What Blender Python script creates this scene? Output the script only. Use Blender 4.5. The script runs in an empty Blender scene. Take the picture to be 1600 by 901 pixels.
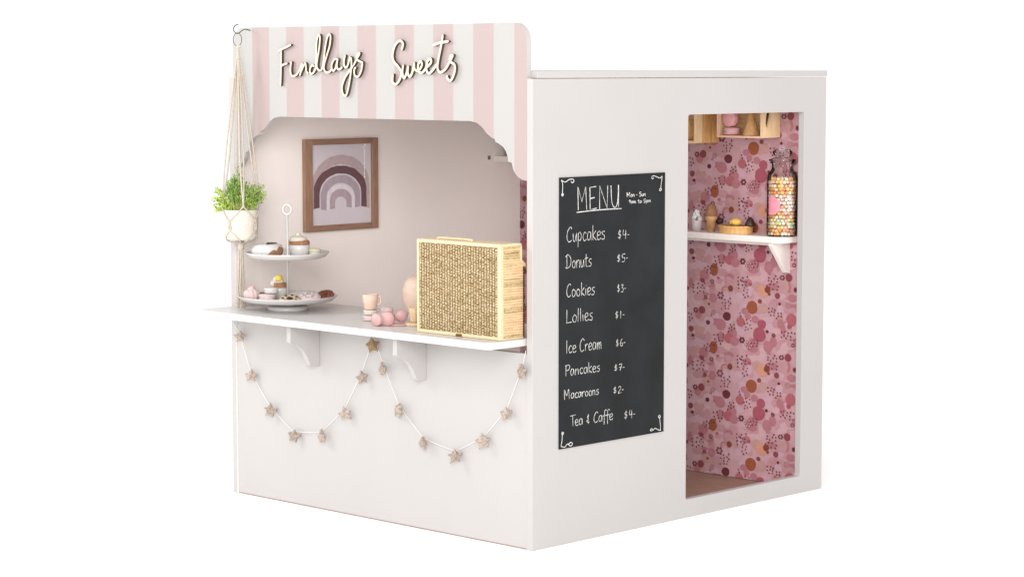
import bpy, bmesh, math, random
from mathutils import Vector, Matrix
random.seed(7)
S = bpy.context.scene
C = S.collection
PI = math.pi

# ---------------------------------------------------------------- camera
CP = Vector((4.50833026, -4.77523516, 1.38445934)); YAW = 0.765522008; PIT = 0.0952485036; FPX = 3629.14745
cd = bpy.data.cameras.new('camera'); cam = bpy.data.objects.new('camera', cd); C.objects.link(cam)
cam.location = CP; cam.rotation_euler = (PI/2 - PIT, 0, YAW)
cd.sensor_fit = 'HORIZONTAL'; cd.sensor_width = 36; cd.lens = 36*FPX/1600
cd.clip_start = .05; cd.clip_end = 400
S.camera = cam
FW = Vector((-math.sin(YAW)*math.cos(PIT), math.cos(YAW)*math.cos(PIT), -math.sin(PIT)))
RT = Vector((math.cos(YAW), math.sin(YAW), 0)); UP = RT.cross(FW)
def W(u, v, ax, c):
    """point of the plane (x, y or z = c) seen at photo pixel u, v"""
    d = FW + RT*((u-800)/FPX) - UP*((v-450.5)/FPX)
    i = 'xyz'.index(ax)
    return CP + d*((c-CP[i])/d[i])

# ---------------------------------------------------------------- world and lamps
w = bpy.data.worlds.new('World'); S.world = w; w.use_nodes = True
w.node_tree.nodes['Background'].inputs[0].default_value = (1, 1, 1, 1)
w.node_tree.nodes['Background'].inputs[1].default_value = 1.12
def area(name, loc, tgt, size, power, col=(1,1,1)):
    l = bpy.data.lights.new(name, 'AREA'); l.size = size; l.energy = power; l.color = col
    o = bpy.data.objects.new(name, l); C.objects.link(o); o.location = loc
    o.rotation_euler = (Vector(tgt)-Vector(loc)).to_track_quat('-Z', 'Y').to_euler()
area('softbox_key', (-2.9, -2.1, 2.4), (-1.1, 0, .7), .8, 44, (1, .985, .97))
area('softbox_front', (4.0, -5.4, 2.5), (-1.0, .4, .75), 3.0, 440, (1, .985, .965))
area('softbox_side', (5.5, -.6, 1.6), (0, .9, .8), 1.4, 38, (1, .98, .97))
S.view_settings.view_transform = 'Standard'; S.view_settings.look = 'None'
S.view_settings.exposure = 0; S.view_settings.gamma = 1

# ---------------------------------------------------------------- materials
def s2l(c):
    c = c/255
    return c/12.92 if c <= .04045 else ((c+.055)/1.055)**2.4
def rgbi(r, g, b): return (s2l(r), s2l(g), s2l(b), 1)
def rgb(r, g, b): return (s2l(r)*.68, s2l(g)*.68, s2l(b)*.68, 1)
def mat(name, col, rough=.5, metal=0, var=.0, vscale=12, bump=0, bscale=200, grain=None, spec=.5):
    m = bpy.data.materials.new(name); m.use_nodes = True
    nt = m.node_tree; b = nt.nodes['Principled BSDF']
    b.inputs['Base Color'].default_value = col; b.inputs['Roughness'].default_value = rough
    b.inputs['Metallic'].default_value = metal; b.inputs['Specular IOR Level'].default_value = spec
    tc = nt.nodes.new('ShaderNodeTexCoord'); mp = nt.nodes.new('ShaderNodeMapping')
    nt.links.new(tc.outputs['Object'], mp.inputs['Vector'])
    if grain: mp.inputs['Scale'].default_value = grain
    if var:
        n = nt.nodes.new('ShaderNodeTexNoise'); n.inputs['Scale'].default_value = vscale; n.inputs['Detail'].default_value = 5
        nt.links.new(mp.outputs[0], n.inputs['Vector'])
        r = nt.nodes.new('ShaderNodeValToRGB'); r.color_ramp.elements[0].position = .3; r.color_ramp.elements[1].position = .7
        r.color_ramp.elements[0].color = (col[0]*(1-var), col[1]*(1-var*1.1), col[2]*(1-var*1.25), 1)
        r.color_ramp.elements[1].color = (min(1, col[0]*(1+var*.6)), min(1, col[1]*(1+var*.6)), min(1, col[2]*(1+var*.6)), 1)
        nt.links.new(n.outputs['Fac'], r.inputs[0]); nt.links.new(r.outputs[0], b.inputs['Base Color'])
    if bump:
        n2 = nt.nodes.new('ShaderNodeTexNoise'); n2.inputs['Scale'].default_value = bscale; n2.inputs['Detail'].default_value = 3
        nt.links.new(mp.outputs[0], n2.inputs['Vector'])
        bp = nt.nodes.new('ShaderNodeBump'); bp.inputs['Strength'].default_value = bump; bp.inputs['Distance'].default_value = .002
        nt.links.new(n2.outputs['Fac'], bp.inputs['Height']); nt.links.new(bp.outputs[0], b.inputs['Normal'])
    return m
M = {}
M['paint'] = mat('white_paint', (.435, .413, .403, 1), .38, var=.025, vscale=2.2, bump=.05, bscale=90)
M['paint_lift'] = mat('white_paint_lifted', (.86, .80, .76, 1), .55, var=.03, vscale=3, bump=.08, bscale=120)  # same white as outside, colour lightened to lift the shaded interior
M['paint_half_lift'] = mat('white_paint_half_lifted', (.585, .563, .552, 1), .35, var=.025, vscale=2.2, bump=.05, bscale=90)  # same white again, lightened partway so the shaded counter top reads brighter
M['edge'] = mat('board_edge', (.74, .70, .68, 1), .6, var=.04, vscale=60)
M['studio'] = mat('studio_white', (.97, .97, .97, 1), .95, spec=0)
M['floor'] = mat('brown_floor', rgbi(158, 124, 108), .5, var=.18, vscale=7, grain=(1, 9, 1), bump=.1)
M['oak'] = mat('frame_wood', rgbi(152, 118, 98), .5, var=.22, vscale=18, grain=(6, 6, .8), bump=.2)
M['oak_h'] = mat('frame_wood_rail', rgbi(146, 112, 92), .5, var=.22, vscale=18, grain=(6, .8, 6), bump=.2)
M['ply'] = mat('birch_ply', rgb(244, 234, 218), .6, var=.06, vscale=40)
M['ply'] = mat('birch_ply', rgb(246, 232, 210), .6, var=.08, vscale=40)
M['burnt'] = mat('burnt_edge', rgb(84, 64, 48), .8, var=.2, vscale=80)
M['board'] = mat('blackboard', rgbi(27, 29, 32), .7, var=.38, vscale=7, bump=.12, bscale=260, spec=.25)
M['chalk'] = mat('chalk', (.62, .62, .61, 1), .9, var=.42, vscale=150)
M['wallpaper'] = mat('wallpaper_ground', rgbi(190, 148, 156), .7, var=.06, vscale=14, bump=.05)
M['steel'] = mat('steel', (.12, .11, .10, 1), .35, metal=1)
M['cord'] = mat('cotton_cord', rgb(222, 210, 194), .9, var=.12, vscale=150, bump=.5, bscale=500)
M['string'] = mat('white_string', rgb(255, 252, 248), .9)
M['pot'] = mat('woven_pot', rgb(240, 232, 220), .85, var=.08, vscale=90, bump=.5, bscale=260)
M['soil'] = mat('soil', rgb(60, 48, 36), .9)
M['leaf_y'] = mat('leaf_yellow', rgb(214, 236, 110), .5, var=.2, vscale=60)
M['leaf_g'] = mat('leaf_green', rgb(146, 196, 92), .5, var=.3, vscale=60)
M['leaf_d'] = mat('leaf_dark', rgb(92, 144, 70), .5, var=.3, vscale=60)
M['china'] = mat('white_enamel', (.58, .56, .548, 1), .25)
M['china_i'] = mat('white_enamel_inner', (.74, .73, .73, 1), .4)
M['wood_i'] = mat('golden_wood', rgbi(226, 176, 112), .55, var=.2, vscale=30, grain=(5, 5, 1))
M['wood_il'] = mat('pale_crate_wood', rgbi(240, 208, 164), .6, var=.14, vscale=30, grain=(6, 6, .8))
M['wood_ih'] = mat('pale_crate_rail', rgbi(232, 192, 146), .6, var=.2, vscale=30, grain=(.8, 6, 6))
M['pink_i'] = mat('pink_felt', rgbi(232, 168, 172), .8, var=.1, vscale=120, bump=.5)
M['pinkpaint'] = mat('pink_wood', rgb(236, 186, 184), .5, var=.08, vscale=40)
M['palepink'] = mat('pale_pink', rgb(238, 212, 210), .55, var=.06, vscale=50)
M['cream'] = mat('cream', rgb(240, 230, 216), .6, var=.07, vscale=90, bump=.6, bscale=160)
M['brown'] = mat('baked_brown', rgb(178, 128, 92), .7, var=.25, vscale=90, bump=.5, bscale=200)
M['choc_and_shade'] = mat('chocolate', rgb(72, 44, 32), .5, var=.2, vscale=90)  # chocolate brown, reused for the shade pieces in crate slot and case gap
M['jam'] = mat('jam_red', rgb(110, 42, 28), .35, var=.2, vscale=120)
M['lemon'] = mat('lemon_yellow', rgb(250, 222, 92), .5, var=.05, vscale=60)
M['peach'] = mat('peach_wood', rgb(246, 216, 196), .5, var=.08, vscale=25, grain=(1, 1, 6))
M['peach_d'] = mat('peach_brown', rgb(226, 178, 144), .5, var=.08, vscale=25, grain=(1, 1, 6))
M['wood_l'] = mat('light_wood', rgb(232, 202, 164), .55, var=.14, vscale=30, grain=(5, 5, 1))
M['wood_m'] = mat('pine_wood', rgb(214, 172, 124), .6, var=.2, vscale=30, grain=(6, 6, .8))
M['wood_h'] = mat('pine_wood_rail', rgb(226, 186, 140), .6, var=.2, vscale=30, grain=(.8, 6, 6))
M['cane'] = mat('cane', rgb(255, 236, 198), .6, var=.25, vscale=120)
M['cane_2'] = mat('cane_dark', rgb(220, 196, 144), .6, var=.3, vscale=120)
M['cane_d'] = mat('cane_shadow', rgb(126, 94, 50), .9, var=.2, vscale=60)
M['cane_f'] = mat('cane_frame', rgb(252, 228, 186), .5, var=.1, vscale=60)
M['newsp'] = mat('printed_paper', rgb(252, 216, 168), .7, var=.16, vscale=26, grain=(1, 1, 5))
M['ink'] = mat('ink', rgbi(92, 60, 28), .8)
M['waffle'] = mat('waffle', rgbi(206, 160, 110), .7, var=.25, vscale=120, bump=.8, bscale=140)
M['brass'] = mat('brass', rgb(150, 110, 50), .4, metal=.8)
def star_m(k, c): M['star%d' % k] = mat('jute_star_%d' % k, c, .95, var=.35, vscale=180, bump=1, bscale=300)
star_m(0, rgb(206, 190, 178)); star_m(1, rgb(194, 178, 166)); star_m(2, rgb(176, 148, 112))
for k, c in enumerate([(240, 196, 104), (226, 150, 84), (238, 228, 214), (228, 190, 180), (200, 214, 186), (238, 216, 150), (214, 160, 128)]):
    M['candy%d' % k] = mat('candy_%d' % k, rgbi(*c), .35)
# thin clear glass
g = bpy.data.materials.new('clear_glass'); g.use_nodes = True; nt = g.node_tree; nt.nodes.clear()
o_ = nt.nodes.new('ShaderNodeOutputMaterial'); mx = nt.nodes.new('ShaderNodeMixShader'); tr = nt.nodes.new('ShaderNodeBsdfTransparent')
gl = nt.nodes.new('ShaderNodeBsdfGlossy'); lw = nt.nodes.new('ShaderNodeLayerWeight'); lw.inputs[0].default_value = .24
gl.inputs['Roughness'].default_value = .03; tr.inputs[0].default_value = (.985, .985, .98, 1)
nt.links.new(lw.outputs['Fresnel'], mx.inputs[0]); nt.links.new(tr.outputs[0], mx.inputs[1]); nt.links.new(gl.outputs[0], mx.inputs[2]); nt.links.new(mx.outputs[0], o_.inputs[0])
M['glass'] = g
M['greyplug'] = mat('grey_plug', rgbi(120, 112, 106), .6)
# striped print of the fascia
X0, PER = -1.2247, .1648
def stripe_mat():
    m = bpy.data.materials.new('pink_stripes'); m.use_nodes = True; nt = m.node_tree; b = nt.nodes['Principled BSDF']; b.inputs['Roughness'].default_value = .55
    tc = nt.nodes.new('ShaderNodeTexCoord'); sx = nt.nodes.new('ShaderNodeSeparateXYZ'); nt.links.new(tc.outputs['Object'], sx.inputs[0])
    def mth(op, a, bb):
        n = nt.nodes.new('ShaderNodeMath'); n.operation = op
        for i, v in enumerate((a, bb)):
            if hasattr(v, 'is_linked') or not isinstance(v, (int, float)): nt.links.new(v, n.inputs[i])
            else: n.inputs[i].default_value = v
        return n.outputs[0]
    t = mth('DIVIDE', mth('SUBTRACT', sx.outputs[0], X0), PER)
    fr = mth('FRACT', t, 0)
    on = mth('MULTIPLY', mth('LESS_THAN', fr, .5), mth('GREATER_THAN', t, 0))
    seam = mth('LESS_THAN', mth('ABSOLUTE', mth('SUBTRACT', fr, .5), 0), .006)
    n = nt.nodes.new('ShaderNodeTexNoise'); n.inputs['Scale'].default_value = 3; nt.links.new(tc.outputs['Object'], n.inputs['Vector'])
    def mixc(f, a, bb):
        x = nt.nodes.new('ShaderNodeMix'); x.data_type = 'RGBA'; nt.links.new(f, x.inputs[0])
        for i, v in ((6, a), (7, bb)):
            if isinstance(v, tuple): x.inputs[i].default_value = v
            else: nt.links.new(v, x.inputs[i])
        return x.outputs[2]
    pk = mixc(n.outputs['Fac'], (.355, .275, .27, 1), (.375, .30, .29, 1))
    wh = mixc(n.outputs['Fac'], (.375, .361, .35, 1), (.39, .376, .366, 1))
    c = mixc(on, wh, pk)
    c = mixc(seam, c, (.36, .32, .31, 1))
    nt.links.new(c, b.inputs['Base Color'])
    return m
M['stripe'] = stripe_mat()

# ---------------------------------------------------------------- mesh helpers
def obj(name, bm, m, parent=None, smooth=False, label=None, kind=None, bevel=0):
    bmesh.ops.recalc_face_normals(bm, faces=bm.faces)
    me = bpy.data.meshes.new(name); bm.to_mesh(me); bm.free()
    for mm in (m if isinstance(m, (list, tuple)) else [m]): me.materials.append(M[mm])
    if smooth:
        for p in me.polygons: p.use_smooth = True
    o = bpy.data.objects.new(name, me); C.objects.link(o)
    if parent: o.parent = parent; o.matrix_parent_inverse = Matrix.Translation(parent.location).inverted() if parent.parent is None else Matrix.Identity(4)
    if label: o['label'] = label
    if kind: o['kind'] = kind
    if bevel:
        b = o.modifiers.new('bevel', 'BEVEL'); b.width = bevel; b.segments = 2; b.limit_method = 'ANGLE'; b.harden_normals = False
    return o
def thing(name, label, cat, loc=(0, 0, 0), group=None):
    o = bpy.data.objects.new(name, None); C.objects.link(o); o.location = loc; o.empty_display_size = .05
    o['label'] = label; o['category'] = cat
    if group: o['group'] = group
    return o
def tag(o, label, cat, group=None):
    o['label'] = label; o['category'] = cat
    if group: o['group'] = group
    return o
def rebase(o, loc):
    """move a mesh thing's origin to its base"""
    loc = Vector(loc); o.data.transform(Matrix.Translation(-loc)); o.location = loc; return o
def box(bm, a, b):
    (x0, y0, z0), (x1, y1, z1) = a, b
    v = [bm.verts.new(p) for p in ((x0,y0,z0),(x1,y0,z0),(x1,y1,z0),(x0,y1,z0),(x0,y0,z1),(x1,y0,z1),(x1,y1,z1),(x0,y1,z1))]
    for f in ((0,3,2,1),(4,5,6,7),(0,1,5,4),(1,2,6,5),(2,3,7,6),(3,0,4,7)): bm.faces.new([v[i] for i in f])
    return v
def BX(a, b): bm = bmesh.new(); box(bm, a, b); return bm
def prism(bm, pts, ax, c0, c1, mi_front=0, mi_side=0):
    """extrude an outline given in the two other axes from c0 to c1 along ax"""
    def P(p, c): return {'x': (c, p[0], p[1]), 'y': (p[0], c, p[1]), 'z': (p[0], p[1], c)}[ax]
    a = [bm.verts.new(P(p, c0)) for p in pts]; b = [bm.verts.new(P(p, c1)) for p in pts]
    f = bm.faces.new(a); f.material_index = mi_front
    f = bm.faces.new(b[::-1]); f.material_index = mi_front
    n = len(pts)
    for i in range(n):
        f = bm.faces.new((a[i], b[i], b[(i+1) % n], a[(i+1) % n])); f.material_index = mi_side
def lathe(bm, prof, c=(0, 0, 0), n=32, wob=0, seed=0):
    rnd = random.Random(seed); rings = []
    for r, z in prof:
        if r < 1e-6: rings.append([bm.verts.new((c[0], c[1], c[2]+z))])
        else: rings.append([bm.verts.new((c[0]+r*math.cos(2*PI*i/n)*(1+rnd.uniform(-wob, wob)), c[1]+r*math.sin(2*PI*i/n)*(1+rnd.uniform(-wob, wob)), c[2]+z+rnd.uniform(-wob, wob)*r)) for i in range(n)])
    for A, B in zip(rings, rings[1:]):
        for i in range(n):
            j = (i+1) % n
            if len(A) == 1 and len(B) == 1: continue
            if len(A) == 1: bm.faces.new((A[0], B[i], B[j]))
            elif len(B) == 1: bm.faces.new((A[i], A[j], B[0]))
            else: bm.faces.new((A[i], A[j], B[j], B[i]))
def tube(bm, pts, r, n=8, closed=False, cap=True):
    pts = [Vector(p) for p in pts]; rings = []; N = len(pts)
    rr = r if isinstance(r, (list, tuple)) else [r]*N
    prev = None
    for i, p in enumerate(pts):
        if closed: t = (pts[(i+1) % N]-pts[i-1])
        else: t = pts[min(i+1, N-1)]-pts[max(i-1, 0)]
        t.normalize()
        if prev is None:
            a = t.orthogonal().normalized()
        else:
            a = prev - t*prev.dot(t)
            a = a.normalized() if a.length > 1e-6 else t.orthogonal().normalized()
        prev = a; b = t.cross(a)
        rings.append([bm.verts.new(p+(a*math.cos(2*PI*k/n)+b*math.sin(2*PI*k/n))*rr[i]) for k in range(n)])
    for i in range(N if closed else N-1):
        A, B = rings[i], rings[(i+1) % N]
        for k in range(n): bm.faces.new((A[k], A[(k+1) % n], B[(k+1) % n], B[k]))
    if cap and not closed: bm.faces.new(rings[0][::-1]); bm.faces.new(rings[-1])
def spline(pts, k=6):
    """Catmull-Rom through the points"""
    P = [Vector(p) for p in pts]
    if len(P) < 3: return [P[0].lerp(P[-1], i/k) for i in range(k+1)]
    P = [P[0]*2-P[1]]+P+[P[-1]*2-P[-2]]; out = []
    for i in range(1, len(P)-2):
        for j in range(k):
            t = j/k; a, b, c, d = P[i-1:i+3]
            out.append(.5*((2*b)+(c-a)*t+(2*a-5*b+4*c-d)*t*t+(3*b-a-3*c+d)*t**3))
    out.append(P[-2]); return out
def ball(bm, c, r, sub=2, sc=(1, 1, 1), noise=0, seed=0):
    rnd = random.Random(seed)
    ret = bmesh.ops.create_icosphere(bm, subdivisions=sub, radius=1)
    for v in ret['verts']:
        k = r*(1+rnd.uniform(-noise, noise)); v.co = Vector((c[0]+v.co.x*k*sc[0], c[1]+v.co.y*k*sc[1], c[2]+v.co.z*k*sc[2]))
def torus(bm, c, R, r, n=28, m=10, rot=None, sc=1):
    rot = rot or Matrix.Identity(3)
    rings = [[bm.verts.new(Vector(c)+rot@Vector(((R+r*math.cos(2*PI*j/m))*math.cos(2*PI*i/n), (R+r*math.cos(2*PI*j/m))*math.sin(2*PI*i/n), r*sc*math.sin(2*PI*j/m)))) for j in range(m)] for i in range(n)]
    for i in range(n):
        for j in range(m): bm.faces.new((rings[i][j], rings[(i+1) % n][j], rings[(i+1) % n][(j+1) % m], rings[i][(j+1) % m]))

# ---------------------------------------------------------------- setting
bm = bmesh.new(); v = [bm.verts.new(p) for p in ((-120, -120, 0), (120, -120, 0), (120, 120, 0), (-120, 120, 0))]; bm.faces.new(v)
o = obj('ground', bm, 'studio'); o['kind'] = 'structure'

# ---------------------------------------------------------------- the play shop
A, B, T, H = 1.3444, 1.3896, .0225, 1.3495
YB = 1.335                     # inner face of the back wall
XL = -A+T; XR = -T             # inner faces of the side walls
shop = thing('play_shop', 'white wooden play sweet shop with pink striped fascia, serving counter and floral lined doorway', 'play shop')
# right side panel with its doorway
bm = bmesh.new()
oy0, oy1, oz0, oz1, R = .6885, 1.272, .0565, 1.2385, .008
def rrect(y0, y1, z0, z1, r, n=5):
    out = []
    for cy_, cz_, a0 in ((y1-r, z1-r, 0), (y0+r, z1-r, PI/2), (y0+r, z0+r, PI), (y1-r, z0+r, 3*PI/2)):
        for i in range(n+1): a = a0+PI/2*i/n; out.append((cy_+r*math.cos(a), cz_+r*math.sin(a)))
    return out
hole = rrect(oy0, oy1, oz0, oz1, R)
outer = [(B, H), (0, H), (0, 0), (B, 0)]
for xs in (0, -T):
    ho = [bm.verts.new((xs, y, z)) for y, z in hole]; ou = [bm.verts.new((xs, y, z)) for y, z in outer]
    n = 6
    for q in range(4):
        seg = ho[q*n:(q+1)*n]
        for i in range(n-1): bm.faces.new((ou[q], seg[i], seg[i+1]))
        nx = ho[((q+1)*n) % len(ho)]
        bm.faces.new((ou[q], seg[-1], nx, ou[(q+1) % 4]))
    if xs == 0: h0, u0 = ho, ou
    else: h1, u1 = ho, ou
for a_, b_ in ((h0, h1), (u0, u1)):
    for i in range(len(a_)): bm.faces.new((a_[i], a_[(i+1) % len(a_)], b_[(i+1) % len(a_)], b_[i]))
bm.normal_update()
for f in bm.faces:
    if all(abs(v.co.x+T) < 1e-5 for v in f.verts): f.material_index = 1
side = obj('side_panel', bm, ['paint', 'paint_lift'], shop, label='right side panel with tall doorway opening', bevel=.0012)
bm = BX((-A, 0, 0), (XL, B, H))
for f in bm.faces:
    if all(abs(v.co.x-XL) < 1e-5 for v in f.verts): f.material_index = 1
obj('side_panel', bm, ['paint', 'paint_lift'], shop, label='left side panel seen from inside', bevel=.0012)
obj('front_panel', BX((XL+.0022, .0035, .0032), (XR-.0022, .0215, .5675)), 'paint', shop, bevel=.0012)
back = obj('back_panel', BX((XL+.0006, YB, .004), (XR-.0006, B-.0015, H-.001)), 'wallpaper', shop)
obj('floor_panel', BX((XL-.002, .0050, .0006), (XR+.003, YB-.001, .0026)), 'floor', shop)
bm = BX((-A, .0185, H+.0015), (.002, B+.002, H+.0215))
for f in bm.faces:
    if all(v.co.z < H+.01 for v in f.verts): f.material_index = 1
roof = obj('roof_panel', bm, ['paint', 'paint_lift'], shop, bevel=.0012)
# fascia board
arch_px = [(735, 189.3), (745, 192), (753.3, 199), (762, 210.5), (768, 215), (773, 217.6), (774, 221.5), (780, 225), (786.5, 230), (790.5, 236.5), (793, 244.5), (794.5, 252.6), (799.5, 254.6), (802, 265.5), (808, 275.5), (815.5, 281), (823, 282.5)]
ar = []
for u, v_ in arch_px:
    p = W(u, v_, 'y', 0); ar.append((p.x, p.z))
ar[-1] = (XR-.0004, ar[-1][1])
XC = -A/2
out = []
TOP = 1.507; r = .052
x1 = XR-.0004; x0 = 2*XC-x1
for i in range(9): a = PI/2*i/8; out.append((x1-r+r*math.cos(a), TOP-r+r*math.sin(a)))
for i in range(9): a = PI/2+PI/2*i/8; out.append((x0+r+r*math.cos(a), TOP-r+r*math.sin(a)))
out += [(2*XC-x, z) for x, z in ar[::-1]] + ar
# keep the outline order: right top arc -> left top arc -> left arch foot -> arch -> right foot
bm = bmesh.new(); prism(bm, out, 'y', 0, .018, 1, 0)
bm.faces.ensure_lookup_table()
obj('fascia_board', bm, ['paint', 'stripe'], shop)
# counter
zc = .6105
def rr_xy(x0, x1, y0, y1, r, corners=(1, 1, 0, 0)):
    out = []
    for (cx, cy, a0, on, px, py) in ((x0+r, y0+r, PI, corners[0], x0, y0), (x1-r, y0+r, 3*PI/2, corners[1], x1, y0), (x1-r, y1-r, 0, corners[2], x1, y1), (x0+r, y1-r, PI/2, corners[3], x0, y1)):
        if on:
            for i in range(7): a = a0+PI/2*i/6; out.append((cx+r*math.cos(a), cy+r*math.sin(a)))
        else: out.append((px, py))
    return out
# the board is notched round the two side panels
pts = rr_xy(-A-.002, -.030, -.147, .285, .022, (0, 1, 0, 0))
pts = [p for p in pts[:8]] + [(-.030, .285), (XL+.001, .285), (XL+.001, -.0006), (-A-.002, -.0006)]
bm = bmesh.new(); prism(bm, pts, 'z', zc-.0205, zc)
obj('counter', bm, 'paint_half_lift', shop, bevel=.0015)
# counter brackets
def bracket(xc):
    prof = [(0.003, .569), (-.118, .569), (-.118, .5375), (-.108, .530), (-.094, .527), (-.078, .519), (-.062, .504), (-.050, .486), (-.041, .468), (-.036, .4585), (-.030, .4545), (.003, .4545)]
    prof = [(y, z+.0205 if i < 2 else z) for i, (y, z) in enumerate(prof)]
    bm = bmesh.new(); prism(bm, prof, 'x', xc-.0085, xc+.0085)
    return obj('bracket', bm, 'paint', shop, bevel=.001)
bracket(-.9245); bracket(-.4465)
# inside: wall shelf on the back wall
zs = .8345
pts = rr_xy(-.98, -.052, 1.222, YB-.0005, .022, (1, 1, 0, 0))
bm = bmesh.new(); prism(bm, pts, 'z', zs-.0205, zs)
sh = obj('wall_shelf', bm, 'paint_lift', shop, label='white shelf on the floral back wall', bevel=.0015)
bm = BX((-.96, 1.262, zs-.032), (-.125, 1.275, zs-.0206)); obj('batten', bm, 'paint_lift', shop)
for xb in (-.105, -.93):
    bm = bmesh.new(); prism(bm, [(YB-.0005, zs-.0207), (1.238, zs-.0207), (1.236, zs-.030), (1.312, .712), (YB-.0005, .709)], 'x', xb-.008, xb+.008)
    obj('shelf_bracket', bm, 'paint_lift', shop, bevel=.001)
# small ledge on the left wall near the back corner
obj('ledge', BX((XL+.0005, 1.205, 1.043), (XL+.085, YB-.001, 1.063)), 'paint_lift', shop, label='small white ledge in the far inner corner')
obj('wall_plug', BX((XL+.0005, 1.166, 1.052), (XL+.004, 1.176, 1.066)), 'greyplug', shop)

# wallpaper print, flat motifs laid on the back wall
WC = {'pale': (210, 168, 174), 'lil': (206, 166, 180), 'prose': (196, 146, 154), 'tan': (196, 150, 146), 'rose': (182, 118, 128), 'drose': (178, 98, 108),
      'crim': (168, 82, 98), 'mar': (140, 66, 72), 'dmar': (106, 40, 46), 'or': (156, 82, 50), 'obr': (134, 66, 50), 'peach': (214, 150, 128), 'dot': (116, 48, 60)}
WK = list(WC)
for k in WK: M['wp_'+k] = mat('print_'+k, tuple(c*.84 for c in rgbi(*WC[k])[:3])+(1,), .7, var=.06, vscale=60)
Z4 = lambda x, y: (1070+x/5.3, 430+y/5.3)
Z5 = lambda x, y: (1155+x/5.3, 430+y/5.3)
mot = []
def add4(x, y, rx, ry, c, t='c'): mot.append((Z4(x, y), rx/5.3, ry/5.3, c, t))
def add5(x, y, rx, ry, c, t='c'): mot.append((Z5(x, y), rx/5.3, ry/5.3, c, t))
for a in [(75,210,70,66,'pale'),(140,400,75,78,'lil'),(285,270,56,58,'prose'),(430,190,50,55,'pale'),(75,640,46,55,'prose'),(100,530,60,50,'lil'),(330,560,50,60,'pale'),(280,700,55,55,'pale'),(410,640,42,46,'prose'),(400,20,45,40,'prose'),(215,110,48,42,'pale'),(425,430,50,52,'tan')]: add4(*a)
for a in [(400,130,68,75,'prose'),(370,600,68,66,'prose'),(160,650,60,60,'pale'),(100,590,62,72,'prose'),(330,400,48,66,'tan'),(300,250,55,55,'prose'),(90,60,50,52,'pale'),(420,280,58,50,'prose')]: add5(*a)
for a in [(200,235,38,40,'tan'),(235,185,32,38,'rose'),(145,30,22,26,'drose'),(382,108,22,28,'obr'),(425,85,24,34,'tan'),(145,285,26,32,'mar'),(352,338,33,36,'dmar'),(55,440,22,26,'mar'),(300,405,42,46,'rose'),(370,520,40,42,'drose'),(415,545,34,38,'rose'),(160,635,38,44,'rose'),(240,595,32,52,'or'),(145,680,20,20,'mar'),(195,388,18,20,'dmar'),(70,495,15,14,'dmar'),(465,385,34,38,'drose'),(202,236,11,12,'obr'),(28,105,12,18,'mar'),(275,665,14,14,'drose')]: add4(*a)
for a in [(200,130,44,52,'peach'),(238,120,24,28,'obr'),(252,155,12,14,'obr'),(320,170,22,26,'mar'),(110,265,44,54,'or'),(50,295,28,28,'rose'),(200,270,36,44,'tan'),(175,215,18,20,'mar'),(135,365,28,30,'rose'),(75,340,24,28,'rose'),(170,490,50,60,'crim'),(190,405,34,38,'crim'),(240,590,36,48,'rose'),(248,645,16,12,'rose'),(435,370,38,52,'drose'),(420,425,20,22,'crim'),(345,400,26,38,'rose'),(235,465,13,14,'dmar'),(288,497,17,19,'mar'),(95,75,14,14,'crim'),(130,88,19,24,'tan'),(470,120,15,20,'dmar'),(415,20,26,32,'mar'),(338,237,11,14,'dmar'),(480,555,30,34,'rose')]: add5(*a)
for a in [(230,50,20,22,'mar','f'),(300,165,32,36,'mar','f'),(95,285,23,26,'dmar','f'),(240,305,22,26,'mar','o'),(480,535,24,28,'dmar','f'),(150,510,28,28,'rose','o'),(440,250,30,34,'lil','o'),(345,60,14,16,'rose','o'),(345,635,16,18,'rose','o'),(175,180,15,18,'dmar','f'),(232,108,14,16,'rose','o')]: add4(*a)
for a in [(360,20,24,24,'dmar','f'),(25,535,26,30,'dmar','f'),(82,575,36,42,'mar','o'),(410,250,26,28,'mar','o'),(300,225,24,24,'rose','o'),(450,580,18,20,'dmar','f'),(345,400,18,22,'mar','o')]: add5(*a)
rd = random.Random(3)
base_m = []
for _ in range(120):
    base_m.append(((1072+rd.uniform(0, 175), 430+rd.uniform(0, 122)), rd.uniform(3.5, 8.5), rd.uniform(4, 9), rd.choice(['lil', 'prose', 'rose', 'prose', 'pale', 'lil', 'pale', 'prose', 'tan', 'rose']), 'c'))
mot = mot[:20]+base_m+mot[20:]
for (zz, cx, cy, n, rx, ry) in [(4,120,105,12,48,42),(4,345,235,12,38,45),(4,275,530,12,50,46),(4,50,340,8,20,38),(4,470,60,7,24,34),(4,190,600,8,30,34),(4,390,440,7,26,34),(5,340,330,7,26,30),(5,130,560,7,26,26),(5,60,150,7,26,32),(5,285,65,15,52,60),(5,275,300,12,28,34),(5,78,410,11,28,44),(5,35,60,10,40,50),(5,410,500,12,56,36),(4,470,330,6,16,18)]:
    pl = []
    for _ in range(n*12):
        if len(pl) >= n: break
        x, y = cx+rd.uniform(-rx, rx), cy+rd.uniform(-ry, ry)
        if all((x-a)**2+(y-b)**2 > 22**2 for a, b in pl): pl.append((x, y))
    for x, y in pl: (add4 if zz == 4 else add5)(x, y, rd.uniform(5.2, 7.4), rd.uniform(6.5, 9.2), 'dot')
pA = W(1178, 478, 'y', YB); pB = W(1178, 601, 'y', YB); ZP = pA.z-pB.z; XP = W(1247, 500, 'y', YB).x-W(1071, 500, 'y', YB).x
sx_ = (W(1101, 500, 'y', YB).x-W(1100, 500, 'y', YB).x); sz_ = (W(1100, 500, 'y', YB).z-W(1100, 501, 'y', YB).z)
bm = bmesh.new()
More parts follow.
